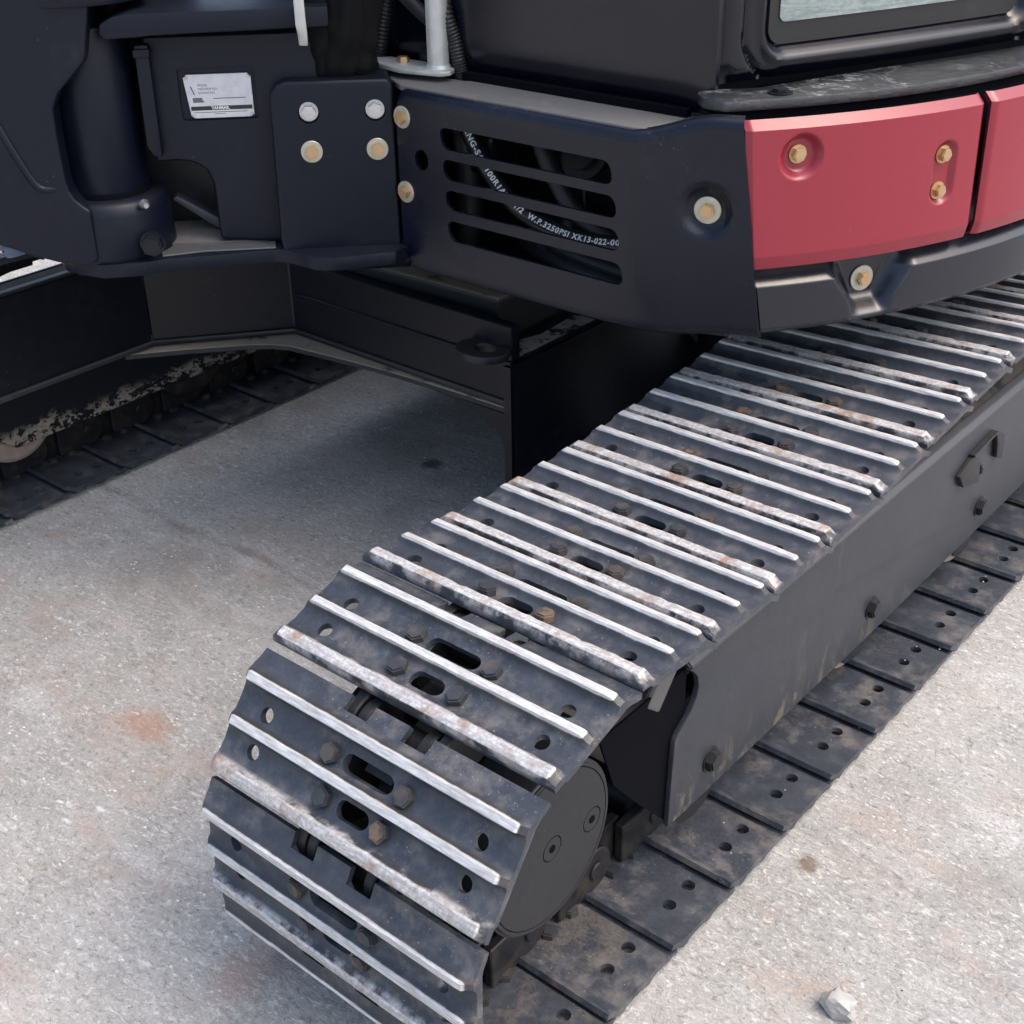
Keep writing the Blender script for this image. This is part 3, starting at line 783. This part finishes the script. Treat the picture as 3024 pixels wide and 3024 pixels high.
for x0, x1, z0, z1 in ((-.533, -.225, .809, .841), (-.530, -.2165, .7645, .795), (-.5265, -.2105, .7195, .7498), (-.5245, -.2030, .672, .7035)):
    pts = rrect(x0, x1, z0, z1, .0125)
    zc = (z0 + z1) / 2
    add_poly(c, [(x - (z - zc) * .18, .33, z) for x, z in pts], (0, .04, 0))
add_poly(c, [(-.5737 + .0135 * math.cos(2 * math.pi * k / 28), .33, .7861 + .0155 * math.sin(2 * math.pi * k / 28)) for k in range(28)], (0, .04, 0))
boolean(side, c); shade(side.data, 28)
for z in (.8448, .7324):
    put(WASH[.0165], "washer", (-.6085, .3500, z), (0, -1, 0), side); put(HEX_G, "bolt", (-.6085, .3475, z), (0, -1, 0), side, random.uniform(0, 1))
nE = Vector((E2.y, -E2.x, 0)); pb = Vector((*(B0 + E2 * .100), .788)) - nE * .0125
put(WASH[.0185], "washer", pb, nE, side); put(HEX_G, "bolt", pb + nE * .0026, nE, side, .3)

# hose with printed text behind the grille
hp = spline([(-.535, .400, .872), (-.526, .396, .840), (-.501, .395, .801), (-.470, .395, .764), (-.428, .395, .731), (-.380, .395, .714), (-.330, .395, .706), (-.282, .395, .706), (-.235, .396, .712), (-.185, .405, .72)], 14)
HR = .0125
bm = bmesh.new(); add_tube(bm, hp, HR, 20); hose = bm_obj("printed_hose", bm, M['hose'], EX, 60)
cum = [0]
for i in range(1, len(hp)): cum.append(cum[-1] + (hp[i] - hp[i - 1]).length)
def hose_at(s):
    for i in range(1, len(cum)):
        if cum[i] >= s or i == len(cum) - 1:
            t = (s - cum[i - 1]) / (cum[i] - cum[i - 1]); a = hp[max(i - 2, 0)]; b = hp[min(i + 1, len(hp) - 1)]
            return hp[i - 1].lerp(hp[i], t), (b - a).normalized()
def text_mesh(body, size, bold=0.0, space=1.0):
    cu = bpy.data.curves.new("t", 'FONT'); cu.body = body; cu.size = size; cu.offset = bold
    cu.resolution_u = 3; cu.space_character = space
    o = bpy.data.objects.new("t", cu); COL.objects.link(o)
    dg = bpy.context.evaluated_depsgraph_get(); dg.update()
    me = bpy.data.meshes.new_from_object(o.evaluated_get(dg)); bpy.data.objects.remove(o); bpy.data.curves.remove(cu)
    return me
def hose_text(body, s0, size, viewdir):
    me = text_mesh(body, size, 0.0004, 1.16)
    bm = bmesh.new(); bm.from_mesh(me); bpy.data.meshes.remove(me)
    w = max(v.co.x for v in bm.verts)
    for v in bm.verts:
        p, _ = hose_at(s0 + v.co.x); t = (hose_at(s0 + v.co.x + .012)[0] - hose_at(s0 + v.co.x - .012)[0]).normalized(); out = (Vector(viewdir) - t * t.dot(Vector(viewdir))).normalized(); up = out.cross(t).normalized()
        ang = .8 * (v.co.y - size * .34) / HR
        v.co = p + (out * math.cos(ang) + up * math.sin(ang)) * (HR + .0013)
    me = bpy.data.meshes.new("hose_print"); bm.to_mesh(me); bm.free(); me.materials.append(M['print'])
    return link_obj("hose_print", me, hose), w
hose_text("AFENG-SAE 100R1AT - 1/2  W.P.3250PSI XK13-022-0000", .028, .0132, (.42, -.76, .50))
# other hoses and fittings in the bay
for k, (pts, rad) in enumerate((([(-.44, .44, .88), (-.412, .435, .815), (-.375, .43, .762), (-.335, .43, .722), (-.26, .43, .695), (-.18, .43, .685)], .014),
                                ([(-.47, .50, .665), (-.38, .44, .668), (-.30, .43, .660), (-.20, .43, .652), (-.12, .44, .65)], .017),
                                ([(-.48, .48, .645), (-.36, .42, .648), (-.27, .415, .642), (-.16, .42, .632)], .013),
                                ([(-.56, .42, .86), (-.545, .42, .80), (-.55, .43, .70), (-.56, .43, .64)], .02),
                                ([(-.42, .46, .62), (-.42, .45, .66), (-.41, .46, .70)], .014), ([(-.38, .455, .62), (-.385, .45, .665), (-.375, .46, .705)], .014))):
    bm = bmesh.new(); add_tube(bm, spline(pts, 10), rad, 14); bm_obj("hose", bm, M['rubber'], EX, 60)
bm = bmesh.new()
add_cyl(bm, (-.345, .46, .806), (0, -.85, .5), .040, .012, 32); add_cyl(bm, (-.345, .452, .811), (0, -.85, .5), .028, .016, 32)
bm_obj("filler_ring", bm, M['link'], EX, 40)
bm = bmesh.new(); add_cyl(bm, (-.343, .448, .70), (0, 0, 1), .003, .10, 10); bm_obj("rod", bm, M['link'], EX, 40)
bm = bmesh.new(); add_box(bm, (-.52, .44, .79), (.07, .06, .06)); bevel(bm, .008, 2); bm_obj("pump_block", bm, M['body'], EX)
bm = bmesh.new(); add_cyl(bm, (-.228, .40, .728), (0, -.3, 1), .011, .03, 8); bm_obj("fitting", bm, M['link'], EX)

# ------------------------------------------------------------------ counterweight
CC = Vector((-.81, 1.03)); RC = .985
def cyl_pt(th, z, rad): a = math.radians(th); return (CC.x + rad * math.cos(a), CC.y + rad * math.sin(a), z)
# dark lower skirt with recessed bolt scoop
def skirt_pt(a, b):
    th = -38.25 + a * (30 + 38.25)
    L = .118; q = b
    # vertical profile: 0 bottom tuck .. vertical .. ledge inwards at the top
    th0 = -38.25 + a * 68.25
    if q < .12: t = q / .12; z = .615 + .012 * t; d = .012 * (1 - t) ** 2
    elif q < .62: t = (q - .12) / .5; z = .627 + t * (.686 - .627); d = 0.0
    elif q < .85: t = (q - .62) / .23; z = .686 + .020 * t; d = .022 * t
    else: t = (q - .85) / .15; z = .706 + .004 * t; d = .022 + .035 * t
    th_e = th0 + (-.85) * 0 + ((.71 - z) / .09) * .9 * (1 - a)
    # scoop around the bolt: tapering notch
    half = 1.55 + 1.9 * sstep(z, .635, .700)
    k = 1 - sstep(abs(th_e + 27.55), half * .62, half * 1.18 + .25)
    k *= sstep(z, .619, .650)
    d = d + (.030 - min(d, .030)) * k
    return cyl_pt(th_e, z, RC - d)
bm = solid_grid(skirt_pt, 330, 60, .006)
skirt = bm_obj("counterweight_skirt", bm, M['skirt'], EX, 50)
nn = Vector((math.cos(math.radians(-27.6)), math.sin(math.radians(-27.6)), 0))
pb = Vector(cyl_pt(-27.6, .6695, RC - .0298))
put(WASH[.0185], "washer", pb, nn, skirt); put(HEX_G, "bolt", pb + nn * .0026, nn, skirt, .5)
# core behind the panels
bm = bmesh.new(); pts = [cyl_pt(-41.0 + 72 * k / 40, .622, .945) for k in range(41)] + [(-.2, 1.5, .622), (-.4, 1.3, .622), (-.2, .6, .622)]
add_poly(bm, pts, (0, 0, .278)); bm_obj("counterweight_core", bm, M['body'], EX, 40)
# red panels
def red_panel(thA0, thA1, thB0, thB1, z0, z1, dimples, label):
    def pt(a, b):
        z = z0 + (z1 - z0) * b
        th = (thA0 + (thA1 - thA0) * (1 - b)) * (1 - a) + (thB0 + (thB1 - thB0) * (1 - b)) * a
        wd = (thB0 - thA0) * math.pi / 180 * RC
        e_s = min(a, 1 - a) * wd; e_t = (1 - b) * (z1 - z0); e_b = b * (z1 - z0)
        d = 0.0
        def ch(e, w, h):
            x = max(0, 1 - e / w); return h * x
        d += ch(e_t, .0115, .0125) + ch(e_b, .018, .005) + ch(e_s, .008, .005)
        # dimples
        for (tc, zc0, zc1, rr, dep) in dimples:
            xx = (th - tc) * math.pi / 180 * RC; zz = max(zc0 - z, z - zc1, 0.0)
            d += dep * (1 - sstep(math.hypot(xx, zz), rr * .58, rr * 1.0))
        return cyl_pt(th, z, RC + .006 - d)
    bm = solid_grid(pt, 190, 120, .010)
    o = bm_obj("counterweight_panel", bm, M['red'], EX, 24, label)
    return o
rp = red_panel(-39.95, -38.95, -18.75, -18.3, .7125, .9085, ((-35.4, .8605, .8605, .032, .013), (-22.3, .7905, .8370, .022, .008)), 'red counterweight panel with three gold bolts in pressed recesses')
red_panel(-17.85, -17.6, 20, 20, .712, .9085, (), 'red counterweight panel at the right edge without bolts')
for th, z, dep in ((-35.45, .8615, .0125), (-22.33, .8375, .0075), (-22.38, .7885, .0075)):
    nn = Vector((math.cos(math.radians(th)), math.sin(math.radians(th)), 0))
    put(HEX_F, "bolt", Vector(cyl_pt(th, z, RC + .006 - dep)), nn, rp, random.uniform(0, 1))
# greasy black ledge above
out = [cyl_pt(-41.0 + 64 * k / 60, .9135, .955) for k in range(61)]
inn = [(-.02 + .35 * t, .72 + .937 * t, .9135) for t in (.62, .4, .2, 0)] + [(-.10, .50, .9135), (-.148, .447, .9135), (-.148, .432, .9135), (-.140, .420, .9135), (-.120, .405, .9135)]
bm = bmesh.new(); add_poly(bm, out + inn, (0, 0, .0135)); bevel(bm, .003, 2, 50); ledge = bm_obj("ledge_plate", bm, M['grease'], EX, 40)
put(HEX_L, "bolt", (-.058, .487, .9272), (0, 0, 1), ledge, .2)
bm = bmesh.new(); pts = [cyl_pt(-40.5 + 60 * k / 40, .900, .945) for k in range(41)] + [(-.1, 1.3, .900), (-.15, .45, .900)]
add_poly(bm, pts, (0, 0, .0133)); bm_obj("ledge_gasket", bm, M['black'], EX)

# ------------------------------------------------------------------ cab
CP = Vector((-.140, .440)); DD = Vector((.35, .937)).normalized(); NN = Vector((.937, -.35)).normalized()
# side wall with the rounded corner post
def cabside(a, b):
    z = .893 + .80 * b
    path_len = .62; s = a * (path_len + .045)
    tuck = .012 * (1 - sstep(z, .893, .925))
    if a < .90: x = -.80 + (a / .90) * (-.225 + .80); p = Vector((x, .450)); n = Vector((0, -1))
    else:
        t = (a - .90) / .10; pa = Vector((-.225, .450)); pb = CP + DD * .010 + NN * .004; pc = Vector((-.150, .447))
        p = pa * (1 - t) ** 2 + pc * 2 * t * (1 - t) + pb * t * t; n = (Vector((0, -1)) * (1 - t) + NN * t).normalized()
    groove = .0
    p = p - n * (tuck + groove); return (p.x, p.y, z)
bm = solid_grid(cabside, 120, 40, .01); bm_obj("cab_side_panel", bm, M['cab'], EX, 40)
# rear panel with the recessed window
def sd_rr(s, z, s0, s1, z0, z1, rad):
    cx, cz = (s0 + s1) / 2, (z0 + z1) / 2; hx, hz = (s1 - s0) / 2 - rad, (z1 - z0) / 2 - rad
    qx, qz = abs(s - cx) - hx, abs(z - cz) - hz
    return math.hypot(max(qx, 0), max(qz, 0)) + min(max(qx, qz), 0) - rad
def cabrear(a, b):
    s = .022 + a * .70; z = .931 + .75 * b
    d = sd_rr(s, z, .090, .570, .963, 1.62, .035)           # <0 inside the window recess
    dn = .016 * (1 - sstep(d, -.008, .004))
    rim = .004 * (1 - sstep(abs(d - .010), .0, .008))
    dn -= rim
    dd = sd_rr(s, z, .024, .72, .933, 1.9, .028)             # outer edge round
    dn += .010 * sstep(dd, -.012, .002)
    dn += .006 * (1 - sstep(abs(d - .036), .0, .006))        # pressed groove round the window
    bulge = .012 * math.sin(math.pi * min(1, max(0, (s - .02) / .7)))
    p = CP + DD * s + NN * (bulge - dn); return (p.x, p.y, z)
bm = solid_grid(cabrear, 230, 150, .008); cr = bm_obj("cab_rear_panel", bm, M['cab'], EX, 40)
def rear3(s, z, d):
    bulge = .012 * math.sin(math.pi * min(1, max(0, (s - .02) / .7))); p = CP + DD * s + NN * (bulge + d); return Vector((p.x, p.y, z))
def pane(s0, s1, z0, z1, rad, d, th, name, mat):
    def fn(a, b):
        q = s0 + (s1 - s0) * (0.5 - 0.5 * math.cos(math.pi * a)); e = min(q - s0, s1 - q)
        c = rad - math.sqrt(max(0, rad ** 2 - max(0, rad - e) ** 2)) if e < rad else 0
        return rear3(q, z0 + c + (z1 - z0 - 2 * c) * b, d)
    return bm_obj(name, solid_grid(fn, 70, 4, th), mat, cr, 40)
pane(.102, .560, .972, 1.60, .022, -.0125, .004, "window_border", M['rubber'])
pane(.1175, .535, 1.0005, 1.58, .010, -.0105, .0015, "window_pane", M['glass'])
# cab back side and roof so that it is a closed body
bm = bmesh.new(); add_poly(bm, [(-.80, .47, .9), (-.17, .47, .9), (.09, 1.12, .9), (.09, 1.5, .9), (-1.2, 1.5, .9), (-1.2, .6, .9)], (0, 0, .78)); bm_obj("cab_core", bm, M['body'], EX)
bm = bmesh.new(); add_box(bm, (-.48, .447, .893), (.62, .012, .012)); bm_obj("cab_seal", bm, M['black'], EX)

# ------------------------------------------------------------------ boom mount: bracket plate, casting, name plate
D = Vector((math.cos(math.radians(-134)), math.sin(math.radians(-134)), 0)); N = Vector((.7193, -.6947, 0)).normalized(); P0 = Vector((-.625, .355, 0))
def A(s, z, off=0.0): return P0 + D * s + N * off + Vector((0, 0, z))
def aprism(pts, off, th, bw=0.0, seg=2):
    bm = bmesh.new(); add_poly(bm, [A(s, z, off) for s, z in pts], -N * th)
    if bw: bevel(bm, bw, seg, 25)
    return bm
bp = [(.004, .630), (.004, .886), (.010, .8975), (.160, .899), (.176, .894), (.186, .880), (.190, .660), (.188, .642), (.176, .633)]
bm = aprism(bp, 0, .10, .012, 4); brk = bm_obj("boom_mount_cover", bm, M['navy_matt'], EX, 35)
c = bmesh.new()
for s in (.1305, .0320): add_cyl(c, A(s, .852, -.012), N, .0165, .03, 28)
boolean(brk, c); shade(brk.data, 35)
for s in (.1305, .0320):
    put(HEX_S, "bolt", A(s, .852, -.012), N, brk, random.uniform(0, 1), 'silver bolt sunk in a round recess')
    put(WASH[.0165], "washer", A(s, .7955, .0), N, brk); put(HEX_G, "bolt", A(s, .7955, .0026), N, brk, random.uniform(0, 1))
# casting wall with arch
wall = [(.10, .964), (.362, .964), (.368, .80), (.366, .781), (.335, .782), (.318, .780), (.303, .774), (.292, .764), (.286, .745), (.285, .662), (.283, .655), (.10, .640)]
bm = aprism(wall, -.03, .10, .008, 3); cast = bm_obj("swing_post", bm, M['navy_matt'], EX, 35)
c = bmesh.new(); add_poly(c, [A(s, z, -.036) for s, z in rrect(.2055, .3185, .841, .918, .006, 3)], N * .05); boolean(cast, c); shade(cast.data, 35)
# recess frame and plate
bm = aprism([(.212, .847), (.212, .903), (.217, .9075), (.306, .9075), (.311, .903), (.305, .848), (.300, .8440), (.217, .8440)], -.0305, .003, .0005, 1)
npl = bm_obj("name_plate", bm, M['plate'], cast, None)
def plate_text(body, s_left, z, size, mat, name, bold=0.0):
    me = text_mesh(body, size, bold); bm = bmesh.new(); bm.from_mesh(me); bpy.data.meshes.remove(me)
    for v in bm.verts: v.co = A(s_left - v.co.x, z + v.co.y, -.0302)
    me = bpy.data.meshes.new(name); bm.to_mesh(me); bm.free(); me.materials.append(mat); return link_obj(name, me, cast)
bm = bmesh.new(); add_poly(bm, [A(.304, .8615, -.0304), (A(.214, .8615, -.0304)), A(.214, .8555, -.0304), A(.304, .8555, -.0304)], N * .0001); bm_obj("print_band", bm, M['inkband'], cast)
plate_text("YANMAR.", .274, .8566, .0062, M['print'], "plate_print", .0002)
plate_text("MODEL", .291, .8905, .0045, M['ink'], "plate_print")
plate_text("MACHINE NO.", .291, .8850, .0045, M['ink'], "plate_print")
plate_text("ENGINE NO.", .291, .8795, .0045, M['ink'], "plate_print")
for z, s0, s1, hh in ((.8740, .300, .286, .0045), (.8700, .300, .284, .0030), (.8730, .270, .222, .0012), (.8530, .300, .222, .0010), (.8505, .270, .254, .0008)):
    bm = bmesh.new(); add_poly(bm, [A(s0, z, -.0304), A(s1, z, -.0304), A(s1, z - hh, -.0304), A(s0, z - hh, -.0304)], N * .0001); bm_obj("print_block", bm, M['ink'], cast)
bm = bmesh.new(); add_poly(bm, [A(.302, .8905, -.0304), A(.3005, .8905, -.0304), A(.296, .8785, -.0304), A(.2975, .8785, -.0304)], N * .0001); bm_obj("print_mark", bm, M['inkband'], cast)
for s, z in ((.3065, .9035), (.2155, .9035), (.3010, .8480), (.2160, .8480)):
    bm = bmesh.new(); add_cyl(bm, A(s, z, -.0306), N, .0028, .0022, 12, .0018); bm_obj("rivet", bm, M['silver'], cast, 40)
# top flange of the casting
fl = [(.09, .977), (.09, 1.004), (.372, 1.003), (.392, .999), (.410, .990), (.412, .976), (.404, .9695), (.364, .9705), (.340, .9725)]
bm = aprism(fl, .018, .15, .003, 2); bm_obj("swing_post_flange", bm, M['navy_matt'], EX, 35)
# rib next to the pin
bm = aprism([(.353, .792), (.352, .955), (.372, .955), (.374, .810), (.366, .795)], -.012, .06, .004, 2); bm_obj("swing_post_rib", bm, M['navy_matt'], EX, 35)
bm = aprism([(.350, .938), (.350, .950), (.374, .950), (.374, .938)], -.006, .03, .003, 2); bm_obj("rib_clip", bm, M['navy_matt'], EX)
# vertical pin barrel and lower boss of the boom bracket
ax = A(.447, 0, -.058)
bm = bmesh.new(); add_cyl(bm, ax + Vector((0, 0, .742)), (0, 0, 1), .063, .24, 48); bevel(bm, .003, 2); bm_obj("swing_pin_barrel", bm, M['navy_matt'], EX, 40)
bm = bmesh.new(); add_cyl(bm, ax + Vector((0, 0, .738)), (0, 0, 1), .066, .006, 48); bm_obj("barrel_shim", bm, M['black'], EX, 40)
bm = aprism([(.30, .86), (.56, .86), (.56, 1.3), (.30, 1.3)], -.16, .10); bm_obj("gap_blocker", bm, M['navy_matt'], EX)  # added dark block, hides the bright ground showing past the barrel
# boom bracket: lofted arm reaching to the left, wrapped round the lower boss
def loft(secs, n=36):
    """secs: (s, off, z_centre, half_w, half_h, power)"""
    bm = bmesh.new(); rings = []
    for (cs, co, cz, hs, ho, dz_) in secs:
        ring = []
        for k in range(n):
            a = 2 * math.pi * k / n; cx, sx = math.cos(a), math.sin(a); e = .62
            px = hs * math.copysign(abs(cx) ** e, cx); py = ho * math.copysign(abs(sx) ** e, sx)
            ring.append(bm.verts.new(A(cs + px, cz, co + py)))
        rings.append(ring)
    for i in range(len(rings) - 1):
        for k in range(n): bm.faces.new((rings[i][k], rings[i][(k + 1) % n], rings[i + 1][(k + 1) % n], rings[i + 1][k]))
    bm.faces.new(list(reversed(rings[0]))); bm.faces.new(rings[-1]); return bm
bm = bmesh.new()
n = 64; rings = []
def boss_r(z): return .092
for z, rr in ((.640, .083), (.645, .088), (.655, .0905), (.715, .0885), (.728, .085), (.735, .078), (.7375, .066)):
    rings.append([bm.verts.new(ax + Vector((rr * math.cos(2 * math.pi * k / n), rr * math.sin(2 * math.pi * k / n), z))) for k in range(n)])
for i in range(len(rings) - 1):
    for k in range(n): bm.faces.new((rings[i][k], rings[i][(k + 1) % n], rings[i + 1][(k + 1) % n], rings[i + 1][k]))
bm.faces.new(list(reversed(rings[0]))); bm.faces.new(rings[-1])
boss = bm_obj("boom_bracket_boss", bm, M['navy_matt'], EX, 40)
bm = bmesh.new(); add_cyl(bm, ax + Vector((0, 0, 1.016)), (0, 0, 1), .100, .16, 48); bevel(bm, .006, 2); bm_obj("boom_bracket_upper", bm, M['navy_matt'], EX, 40)
arm = [(.412, 1.20), (.416, 1.025), (.434, .945), (.452, .926), (.478, .902), (.489, .880), (.491, .840), (.490, .775), (.488, .762), (.482, .748), (.472, .738), (.462, .730), (.462, .655), (.470, .648), (.490, .648), (.522, .653), (.557, .665), (.582, .676), (.603, .684), (.72, .74), (.80, .86), (.80, 1.20)]
bm = aprism(arm, .034, .20, .018, 5); bb = bm_obj("boom_bracket", bm, M['navy_matt'], EX, 50)
bm = bmesh.new(); add_tube(bm, spline([A(.585, .90, 0.031), A(.572, .865, 0.033), A(.553, .815, 0.033), (A(.533, .772, 0.032)), A(.515, .764, 0.030), A(.49, .768, 0.026)], 8), .006, 10); bm_obj("bracket_bead", bm, M['navy_matt'], bb, 60)
bm = bmesh.new(); add_cyl(bm, A(.386, .731, .014), (N * .9 + D * -.4), .008, .010, 16, .004); bm_obj("grease_nipple", bm, M['silver'], boss, 40)
# base plate
bpl = [(-1.045, .020), (-1.030, .000), (-.995, -.014), (-.967, -.012), (-.919, .002), (-.885, .042), (-.865, .082), (-.817, .140), (-.771, .208), (-.751, .222), (-.712, .224), (-.690, .224), (-.660, .245), (-.61, .32), (-.62, .42), (-.9, .75), (-1.2, .45)]
bm = bmesh.new(); add_poly(bm, [(p, q, .624) for p, q in bpl], (0, 0, .0215)); bevel(bm, .003, 2, 40); bm_obj("swing_base_plate", bm, M['navy_matt'], EX, 35)
bm = bmesh.new(); add_poly(bm, [(-.908, .102, .6458), (-.872, .158, .6458), (-.849, .196, .6458), (-.794, .240, .6458), (-.766, .214, .6458), (-.842, .134, .6458), (-.875, .080, .6458)], (0, 0, .003)); bevel(bm, .001, 1, 40); bm_obj("weld_bead", bm, M['edge'], EX, 35)
put(HEX_D, "bolt", A(.381, .672, .020), N, EX, .2)
bm = bmesh.new(); add_poly(bm, [A(-.01, .605, -.005), A(.12, .605, -.005), A(.12, .605, -.1), A(-.01, .605, -.1)], (0, 0, .020)); bevel(bm, .003, 2); bm_obj("mount_foot", bm, M['navy'], EX, 35)
# plate and wall behind the arch
bm = aprism([(.20, .60), (.20, .96), (.44, .96), (.44, .60)], -.16, .03); bm_obj("swing_post_web", bm, M['frame'], EX)
bm = aprism([(.255, .640), (.262, .655), (.352, .712), (.36, .706), (.30, .66), (.272, .640)], -.09, .03, .004, 2); bm_obj("arch_plate", bm, M['edge'], EX, 35)
bm = bmesh.new(); add_poly(bm, [A(.20, .6465, -.035), A(.37, .6465, -.035), A(.37, .6465, -.15), A(.20, .6465, -.15)], (0, 0, .006)); bm_obj("arch_floor", bm, M['pale'], EX)
# far body behind the mount
bm = bmesh.new(); add_box(bm, (-1.02, .64, .80), (.50, .36, .36)); bm_obj("front_body", bm, M['body'], EX)

# ------------------------------------------------------------------ pole, brackets, conduits above the deck
bm = bmesh.new(); add_poly(bm, [(-.738, .424, .897), (-.716, .398, .897), (-.646, .386, .897), (-.578, .402, .897), (-.571, .418, .897), (-.580, .437, .897), (-.602, .450, .897), (-.72, .444, .897)], (0, 0, .007)); bevel(bm, .0015, 2)
foot = bm_obj("pole_foot", bm, M['galv'], EX, 35)
put(HEX_G, "bolt", (-.674, .424, .904), (0, 0, 1), foot, .4)
bm = bmesh.new(); add_cyl(bm, (-.604, .428, .903), (0, 0, 1), .0165, .45, 28); add_cyl(bm, (-.604, .428, .903), (0, 0, 1), .020, .006, 28, .017); bm_obj("handrail_pole", bm, M['galv'], EX, 40)
def ribbed(pts, rad, name):
    p = spline(pts, 40); bm = bmesh.new(); add_tube(bm, p, rad, 14, [rad * (1 + .10 * (1 if i % 4 < 2 else -1)) for i in range(len(p))]); return bm_obj(name, bm, M['rubber'], EX, 60)
ribbed([(-.745, .44, .900), (-.735, .445, .95), (-.722, .45, 1.02), (-.715, .45, 1.15)], .0125, "conduit")
ribbed([(-.640, .470, 1.10), (-.600, .440, .995), (-.585, .444, .94), (-.578, .448, .895), (-.575, .450, .87)], .0105, "conduit")
bm = bmesh.new(); add_tube(bm, spline([(-.79, .47, 1.12), (-.72, .475, .985), (-.675, .470, .925), (-.655, .465, .900)], 12), .014, 14); bm_obj("hose", bm, M['rubber'], EX, 60)
bm = bmesh.new(); add_tube(bm, spline([(-.80, .44, 1.13), (-.72, .44, 1.03), (-.66, .44, .985), (-.60, .445, .95)], 12), .011, 14); bm_obj("hose", bm, M['rubber'], EX, 60)
# pale strap with a dirty end
bm = bmesh.new()
add_poly(bm, [A(.136, 1.15, .045), A(.136, .985, .045), A(.134, .972, .044), A(.1335, .956, .040), A(.121, .955, .040), A(.1205, .972, .044), A(.121, .985, .045), A(.123, 1.15, .045)], -N * .008); bevel(bm, .002, 2)
bm_obj("pale_strap", bm, M['galv'], EX, 35)
# wrinkled cloth sleeves
def sleeve(pts, rads, seed):
    rnd = random.Random(seed); p = spline(pts, 18); bm = bmesh.new(); n = 44; rings = []
    for i, q in enumerate(p):
        t = i / (len(p) - 1); rr = rads[0] + (rads[1] - rads[0]) * t
        tt = (p[min(i + 1, len(p) - 1)] - p[max(i - 1, 0)]).normalized(); a = tt.cross(Vector((.3, .9, .1))).normalized(); b = tt.cross(a)
        ring = []
        for k in range(n):
            an = 2 * math.pi * k / n
            w = 1 + .09 * math.sin(2 * an + 3 * t + seed) + .07 * abs(math.sin(3.5 * an + 4 * t + seed)) + .09 * math.sin(5 * an - 9 * t) * (1.1 - t) + .07 * math.sin(i * .55 + 2.6 * math.sin(an + seed)) * (1.1 - t) + rnd.gauss(0, .012)
            ring.append(bm.verts.new(q + (a * math.cos(an) + b * math.sin(an)) * rr * w))
        rings.append(ring)
    for i in range(len(rings) - 1):
        for k in range(n): bm.faces.new((rings[i][k], rings[i][(k + 1) % n], rings[i + 1][(k + 1) % n], rings[i + 1][k]))
    bm.faces.new(list(reversed(rings[0]))); bm.faces.new(rings[-1])
    return bm_obj("hose_sleeve", bm, M['cloth'], EX, 80)
sleeve([A(.098, .87, -.075), A(.100, .92, -.05), A(.104, .98, -.04), A(.108, 1.08, -.04)], (.028, .022), 1)
sleeve([A(.056, .86, -.085), A(.058, .92, -.06), A(.050, .98, -.05), A(.036, 1.10, -.05)], (.034, .034), 2)
sleeve([A(.080, .86, -.075), A(.082, .91, -.045), A(.068, .98, -.03), A(.052, 1.12, -.03)], (.030, .026), 5)

# ------------------------------------------------------------------ small loose things
def blob(seed, s, flat=.6, sub=1):
    rnd = random.Random(seed); bm = bmesh.new(); bmesh.ops.create_icosphere(bm, subdivisions=sub, radius=1)
    for v in bm.verts: v.co = Vector((v.co.x * rnd.uniform(.7, 1.15), v.co.y * rnd.uniform(.7, 1.15), v.co.z * flat * rnd.uniform(.7, 1.1))) * s
    return bm
def chips(name, spots, mat, label):
    bm = bmesh.new()
    for i, (x, y, z, s) in enumerate(spots):
        b = blob(i, s, .5, 1); tmp = bpy.data.meshes.new("t"); bmesh.ops.translate(b, vec=(x, y, z), verts=b.verts); b.to_mesh(tmp); b.free(); bm.from_mesh(tmp); bpy.data.meshes.remove(tmp)
    o = bm_obj(name, bm, mat); o['kind'] = 'stuff'; o['label'] = label; return o
M['chip'] = metal_mat('pale_stone', (0.46, 0.45, 0.43), 0.8, 0.0)
rnd = random.Random(3); sp = []
for k in range(70):
    x = rnd.uniform(.1, .6) if k % 2 else rnd.uniform(-1.3, -.3); y = rnd.uniform(-.4, 1.2)
    if x > .1: y = rnd.uniform(-.2, .9); x += .13
    sp.append((x, y, .001, rnd.uniform(.001, .0034)))
for k in range(22): sp.append((rnd.uniform(.13, .20), rnd.uniform(0, 1.1), .0215, rnd.uniform(.0008, .002)))
chips("stone_chips", sp, M['chip'], 'scattered pale stone chips lying on the concrete and on the lower shoes')
# crumpled scrap at the bottom edge
def scrap():
    rnd = random.Random(11); bm = bmesh.new(); bmesh.ops.create_icosphere(bm, subdivisions=3, radius=1)
    dirs = [Vector((rnd.gauss(0, 1), rnd.gauss(0, 1), rnd.gauss(0, 1))).normalized() for _ in range(16)]
    for v in bm.verts:
        d = 1.0
        for q in dirs: d = min(d, 1.25 - .55 * max(0, v.co.dot(q)) ** 3)
        d *= rnd.uniform(.94, 1.06)
        v.co = Vector((v.co.x * .027 * d, v.co.y * .021 * d, max(-.002, v.co.z * .017 * d + .013)))
    bmesh.ops.translate(bm, vec=(.398, -.012, 0), verts=bm.verts); return bm
M['scrap'] = metal_mat('crumpled_film', (0.46, 0.45, 0.43), 0.45, 0.0, 0.5, (0.20, 0.18, 0.16), 60.0)
o = bm_obj("crumpled_wrapper", scrap(), M['scrap'], None, 25); o['label'] = 'small crumpled grey wrapper on the concrete at the bottom edge'; o['category'] = 'wrapper'
